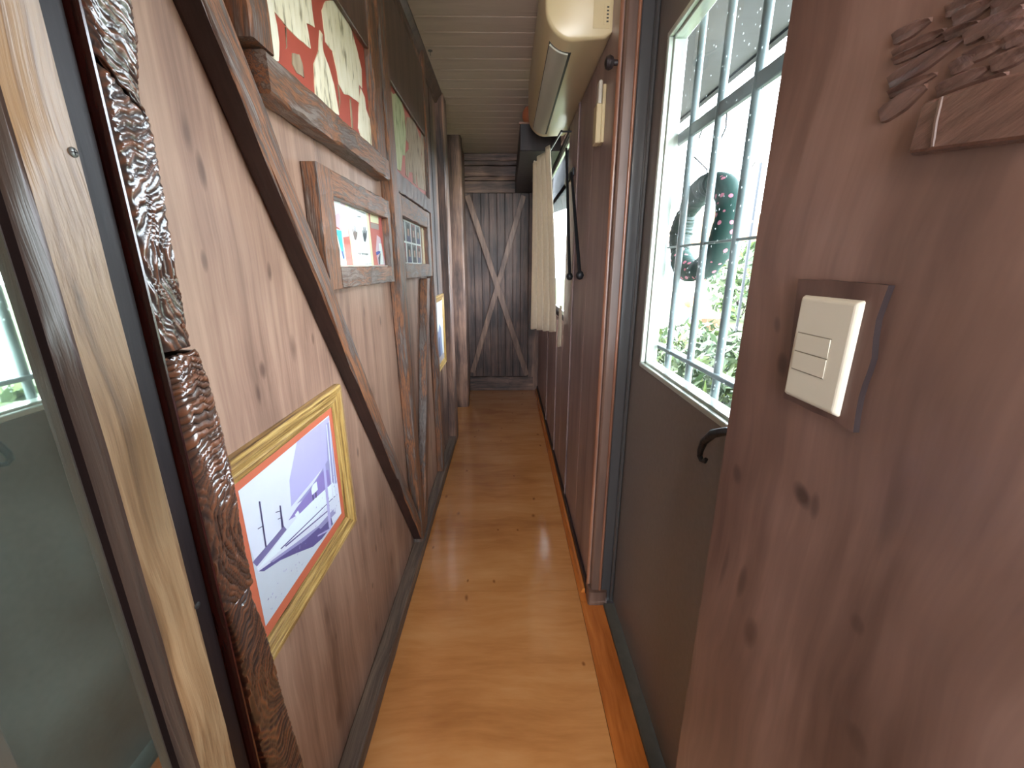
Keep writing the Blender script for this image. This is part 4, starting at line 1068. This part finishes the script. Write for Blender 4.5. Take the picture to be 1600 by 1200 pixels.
# --- carved relief
cv = thing('wood_relief', (XP, 0.36, 1.48), 'carved dark wood relief of ridged fronds over a block on the partition', 'wood carving')
cvm = wood('carved dark wood', [(0.3, (70, 48, 42)), (0.6, (110, 80, 70)), (0.85, (140, 106, 92))], axis=1, rot=(RX(25), 0, 0), across=90, along=8, rough=.3, bump=.3, coat=.7)
def frond(a, b, wpx):
    """one carved leaf rib: a sharp crest near its upper edge, a slanted face below"""
    (ya, za), (yb, zb) = fcv([a, b])
    A = Vector((XP, ya, za)); B = Vector((XP, yb, zb))
    d = (B - A).normalized(); nrm = Vector((0, -d.z, d.y))
    wd = wpx / 4.617 / 647 * 0.21
    vs = []; fs = []; n = 12
    prof = ((-1.0, 0), (-.62, 1), (-.48, .94), (.15, .42), (.8, .16), (1, 0))
    for i in range(n + 1):
        t = i / n; p = A.lerp(B, t)
        k = (0.75 + 0.25 * min(1, t / .15)) if t < .5 else 1 - 0.75 * ((t - .5) / .5) ** 1.5
        for (q, hh) in prof:
            hgt = 0 if hh == 0 else 0.0010 + 0.0048 * hh * (0.55 + 0.45 * k) + random.uniform(-.0001, .0001)
            j = random.uniform(-.0003, .0003)
            vs.append((XP - hgt, p.y + nrm.y * q * wd * k + j, p.z + nrm.z * q * wd * k))
    for i in range(n):
        for j in range(5):
            a_ = i * 6 + j
            fs.append((a_, a_ + 1, a_ + 7, a_ + 6))
        fs.append((i * 6 + 5, i * 6, i * 6 + 6, i * 6 + 11))
    fs += [tuple(range(6)), tuple(range(n * 6, n * 6 + 6))]
    MB().add(vs, fs).build('frond', cvm, cv)
fcv = cropmap(1360, 0, 4.617, XP)
for a, b, wpx in (((185, 280), (450, 140), 90), ((185, 400), (550, 215), 80), ((185, 440), (560, 270), 60), ((155, 595), (690, 270), 110), ((155, 680), (490, 530), 70), ((90, 835), (420, 620), 130),
                  ((570, 80), (800, -20), 90), ((620, 140), (920, 0), 90), ((560, 260), (800, 160), 70), ((700, 280), (1120, 45), 90), ((860, 280), (1140, 130), 90), ((980, 310), (1200, 220), 80),
                  ((505, 660), (860, 490), 90), ((520, 720), (1000, 530), 70), ((600, 500), (790, 400), 90), ((900, 470), (1240, 330), 90), ((780, -40), (1120, -170), 90), ((900, 60), (1250, -100), 90), ((700, 420), (1000, 300), 80)):
    frond(a, b, wpx)
blk = fcv([(425, 745), (700, 640), (985, 545), (1300, 470), (1320, 1010), (800, 1070), (310, 1130)])
c_y = sum(p[0] for p in blk) / len(blk); c_z = sum(p[1] for p in blk) / len(blk)
top = [(XP - .010, c_y + (y - c_y) * .9, c_z + (z - c_z) * .9) for y, z in blk]
bot = [(XP, y, z) for y, z in blk]
nb_ = len(blk)
MB().add(bot + top, [tuple(range(nb_)), tuple(range(nb_, 2 * nb_))] + [(i, (i + 1) % nb_, nb_ + (i + 1) % nb_, nb_ + i) for i in range(nb_)]).build('carved_block', cvm, cv, bevel=.0015)
for (a, b) in (((610, 700), (540, 1060)),):
    (ya, za), (yb, zb) = fcv([a, b])
    MB().tube([(XP - .010, ya, za), (XP - .011, (ya + yb) / 2, (za + zb) / 2), (XP - .010, yb, zb)], .0013, 6).build('carved_rib', M['endwood'], cv, smooth=True)

# ================================================================== OUTSIDE
# --- wreath on the bars
wt = thing('wreath', (0.56, 1.28, 1.50), 'green fabric wreath with pink dots hung outside on the window bars', 'wreath')
def dots_mat():
    m, nt, b, L = new_mat('dotted green fabric')
    N = nt.nodes.new
    tc = N('ShaderNodeTexCoord'); v = N('ShaderNodeTexVoronoi'); v.inputs['Scale'].default_value = 42; v.inputs['Randomness'].default_value = .5
    L.new(tc.outputs['Object'], v.inputs['Vector'])
    mr = N('ShaderNodeMapRange'); mr.inputs[1].default_value = .22; mr.inputs[2].default_value = .27; mr.inputs[3].default_value = 1; mr.inputs[4].default_value = 0
    L.new(v.outputs['Distance'], mr.inputs[0])
    mx = N('ShaderNodeMix'); mx.data_type = 'RGBA'; mx.inputs[6].default_value = rgb(10, 60, 52); mx.inputs[7].default_value = rgb(214, 130, 150)
    L.new(mr.outputs[0], mx.inputs[0]); L.new(mx.outputs[2], b.inputs['Base Color']); b.inputs['Roughness'].default_value = .7
    return m
M['dots'] = dots_mat()
M['satin'] = plain('dark green satin', rgb(12, 46, 40), rough=.55, var=.2, scale=60, bump=.5)
def ring_seg(a0, a1, n, r, jit=0):
    pts = []; rs = []
    for k in range(n + 1):
        a = math.radians(a0 + (a1 - a0) * k / n)
        pts.append((0.572 + .01 * math.sin(a), 1.285 + .150 * math.cos(a), 1.505 + .120 * math.sin(a)))
        t = k / n
        rs.append(r * (0.72 + .28 * math.sin(math.pi * min(1, max(0, t))) ** .5) * (1 + random.uniform(-jit, jit)))
    return pts, rs
for (a0, a1, mm, r, nm) in ((112, 262, 'dots', .036, 'padded_tube'), (262, 300, 'satin', .034, 'padded_tube'), (300, 372, 'satin', .037, 'padded_tube'), (12, 112, 'satin', .036, 'padded_tube')):
    pass
for (a0, a1, mm, r) in ((98, 268, 'dots', .036), (-92, -30, 'dots', .035), (-30, 30, 'satin', .036), (30, 98, 'satin', .036)):
    pts, rs = ring_seg(a0, a1, 26, r, 0.05)
    MB().tube(pts, rs, 14).build('padded_tube', M[mm], wt, smooth=True)
MB().tube([(0.515, 1.26, 1.69), (0.56, 1.27, 1.66), (0.572, 1.285, 1.63)], .002, 6).build('hanging_loop', M['iron'], wt)
for (a, b, c_) in (((1104, 175), (1100, 195), (1092, 216)), ((1136, 172), (1134, 200), (1124, 222))):
    MB().tube([PX(*a, .56), PX(*b, .56), PX(*c_, .56)], .0022, 6).build('loose_wire', M['iron'], wt)

# --- roof eave over the door
ev = thing('roof_eave', (0.9, 2, 2.1), 'dark weathered roof overhang above the barred door outside', 'roof', kind='structure')
evm = plain('weathered eave', rgb(20, 24, 27), rough=.7, var=.25, scale=14)
MB().hexa([(0.60, -2, 2.16), (1.15, -2, 2.34), (1.15, -2, 2.38), (0.60, -2, 2.22)], [(0.60, 7, 2.16), (1.15, 7, 2.34), (1.15, 7, 2.38), (0.60, 7, 2.22)]).build('eave_board', evm, ev)
MB().box(1.15, 1.18, -2, 7, 2.33, 2.43).build('fascia', evm, ev)
MB().box(0.60, 0.62, -2, 7, 2.16, 2.6).build('eave_wall', evm, ev)
cw = MB().box(0.52, 0.60, 1.56, 6.0, -0.9, 2.6).build('outer_skin', M['jamb'])
cw.data.materials[0] = M['jamb']
tag(cw, 'outer cladding of the carriage beyond the door', 'wall', kind='structure'); 
# cut the side window in the outer skin
bpy.data.objects.remove(cw)
cw = thing('wall_outer', (0.56, 3, -0.9), 'outer cladding of the carriage beyond the door', 'wall', kind='structure')
MB().box(0.386, 0.405, 1.601, WY0, -0.9, 2.6).box(0.386, 0.405, WY1, 6.0, -0.9, 2.6).box(0.386, 0.405, WY0, WY1, -0.9, WZ0).box(0.386, 0.405, WY0, WY1, WZ1, 2.6).build('cladding', M['jamb'], cw)

GZ = -0.75
gm, nt, b, L = new_mat('sunlit grass')
n = nt.nodes.new('ShaderNodeTexNoise'); n.inputs['Scale'].default_value = 1.1; n.inputs['Detail'].default_value = 9
tc = nt.nodes.new('ShaderNodeTexCoord'); L.new(tc.outputs['Object'], n.inputs['Vector'])
cr = nt.nodes.new('ShaderNodeValToRGB'); e = cr.color_ramp.elements
e[0].position = .3; e[0].color = rgb(50, 62, 24); e[1].position = .7; e[1].color = rgb(70, 80, 36)
L.new(n.outputs['Fac'], cr.inputs[0]); L.new(cr.outputs[0], b.inputs['Base Color']); b.inputs['Roughness'].default_value = .9
gr = MB().box(0.7, 60, -30, 80, GZ - .2, GZ).build('ground', gm)
tag(gr, 'sunlit grass yard outside the door', 'ground', kind='structure')
pth = MB().box(4.2, 6.6, -20, 30, GZ, GZ + .03).build('path', plain('pale concrete', rgb(190, 186, 178), rough=.9))
tag(pth, 'pale concrete path across the grass yard', 'path', kind='structure')

LEAF = [plain('leaf pale', rgb(84, 98, 68), rough=.5, var=.1), plain('leaf mid', rgb(46, 66, 34), rough=.5, var=.1), plain('leaf bright', rgb(92, 110, 54), rough=.5, var=.1)]
def bush(name, c, r, nleaf, size, label, group=None, stemh=0.3):
    root = thing(name, (c[0], c[1], GZ), label, 'bush', group)
    mb = MB()
    for k in range(nleaf):
        while True:
            p = Vector((random.uniform(-1, 1), random.uniform(-1, 1), random.uniform(-1, 1)))
            if 0.3 < p.length < 1: break
        q = Vector((c[0] + p.x * r[0], c[1] + p.y * r[1], c[2] + p.z * r[2]))
        if q.z < GZ: continue
        a = Vector((random.gauss(0, 1), random.gauss(0, 1), random.gauss(0.4, 1))).normalized()
        s = a.orthogonal().normalized(); s = Matrix.Rotation(random.uniform(0, 6.28), 3, a) @ s
        t = a.cross(s)
        L_ = size * random.uniform(.6, 1.3); W_ = L_ * .16
        mb.add([q - s * L_ * .5, q - t * W_ + s * 0, q + s * L_ * .5, q + t * W_], [(0, 1, 2, 3)], random.choice((0, 0, 1, 1, 2)))
    f = mb.build('foliage', LEAF, root); f['kind'] = 'stuff'
    st = MB()
    for k in range(5):
        st.tube([(c[0] + random.uniform(-.1, .1), c[1] + random.uniform(-.1, .1), GZ), (c[0] + random.uniform(-.6, .6) * r[0], c[1] + random.uniform(-.6, .6) * r[1], c[2] + r[2] * .4)], [.02, .008], 6)
    sm = st.build('stems', M['black_wood'], root); sm['kind'] = 'stuff'
bush('oleander_bush', (2.25, 2.55, .05), (.75, .75, .72), 2600, .16, 'narrow-leaved green bush close under the barred window, nearest part')
bush('oleander_bush', (2.5, 4.15, .10), (.75, .75, .70), 2600, .16, 'narrow-leaved green bush behind the nearest bush outside the window')
bush('oleander_bush', (2.7, 5.85, .05), (.75, .85, .62), 2000, .16, 'farthest narrow-leaved bush of the row outside the window')
bush('garden_shrub', (9.5, 17.0, .9), (1.4, 1.4, 1.6), 900, .45, 'tall leafy shrub far across the yard beside the mast')
# --- house far behind
hs = thing('house', (10, 24, GZ), 'low house with brown roof far behind the wreath', 'house')
hw = plain('pale wall', rgb(226, 214, 196), rough=.9)
rf = plain('brown roof', rgb(150, 112, 84), rough=.9, var=.12)
MB().box(8, 16, 24, 32, GZ, 2.6).build('house_wall', hw, hs)
MB().prism([(7.4, 23.4, 2.6), (16.6, 23.4, 2.6), (16.6, 23.4, 2.75), (12, 23.4, 4.6), (7.4, 23.4, 2.75)], (0, 9.2, 0)).build('roof', rf, hs)
for k in range(3):
    wnd = MB().box(8.8 + k * 2.3, 9.9 + k * 2.3, 23.95, 24.02, 0.6, 1.7).build('house_window', pm('hw', (90, 100, 110)), hs)
# --- painted totem posts, low table sign, mast
tp = thing('garden_post', (3.3, 7.6, GZ), 'wooden garden post with painted top in the grass outside', 'post')
MB().box(3.26, 3.34, 7.56, 7.64, GZ, .70).build('shaft', M['batten'], tp, bevel=.008)
MB().lathe([(.06, 0), (.10, .06), (.10, .16), (.04, .24)], (3.3, 7.6, .70), n=14).build('painted_top', plain('orange paint', rgb(210, 130, 80), rough=.5), tp, smooth=True)
MB().box(3.24, 3.36, 7.54, 7.66, .45, .56).build('blue_band', plain('blue paint', rgb(110, 160, 200), rough=.5), tp)
tp2 = thing('garden_post', (3.05, 7.55, GZ), 'thinner garden post with red band left of the wooden post', 'post')
MB().box(3.02, 3.08, 7.52, 7.58, GZ, .85).build('shaft', plain('pale post', rgb(200, 176, 160), rough=.7), tp2, bevel=.006)
MB().box(3.01, 3.09, 7.51, 7.59, .62, .80).build('red_band', plain('red paint', rgb(190, 96, 80), rough=.6), tp2)
bx = thing('planter_box', (3.2, 6.6, GZ), 'brown tilted wooden planter box on a stand beyond the bushes', 'planter')
MB().hexa([(3.08, 6.5, .42), (3.30, 6.5, .42), (3.30, 6.75, .42), (3.08, 6.75, .42)], [(3.02, 6.42, .62), (3.38, 6.42, .62), (3.38, 6.82, .62), (3.02, 6.82, .62)]).build('box_body', M['batten'], bx)
MB().box(3.15, 3.22, 6.58, 6.66, GZ, .42).build('stand', M['batten'], bx)
ms_ = thing('lamp_mast', (5.0, 9.2, GZ), 'thin pale mast with a curled side arm far outside the window', 'mast')
MB().tube([(5.0, 8.95, GZ), (5.0, 8.95, 3.35)], .03, 8).build('mast', M['iron'], ms_, smooth=True)
MB().tube([(5.0, 8.95, 3.35), (5.0, 9.15, 3.42), (5.0, 9.3, 3.34), (5.0, 9.5, 3.44), (5.0, 9.7, 3.36)], .018, 6).build('curled_arm', M['iron'], ms_, smooth=True)

for o in bpy.data.objects:
    if '_w' in o: del o['_w']
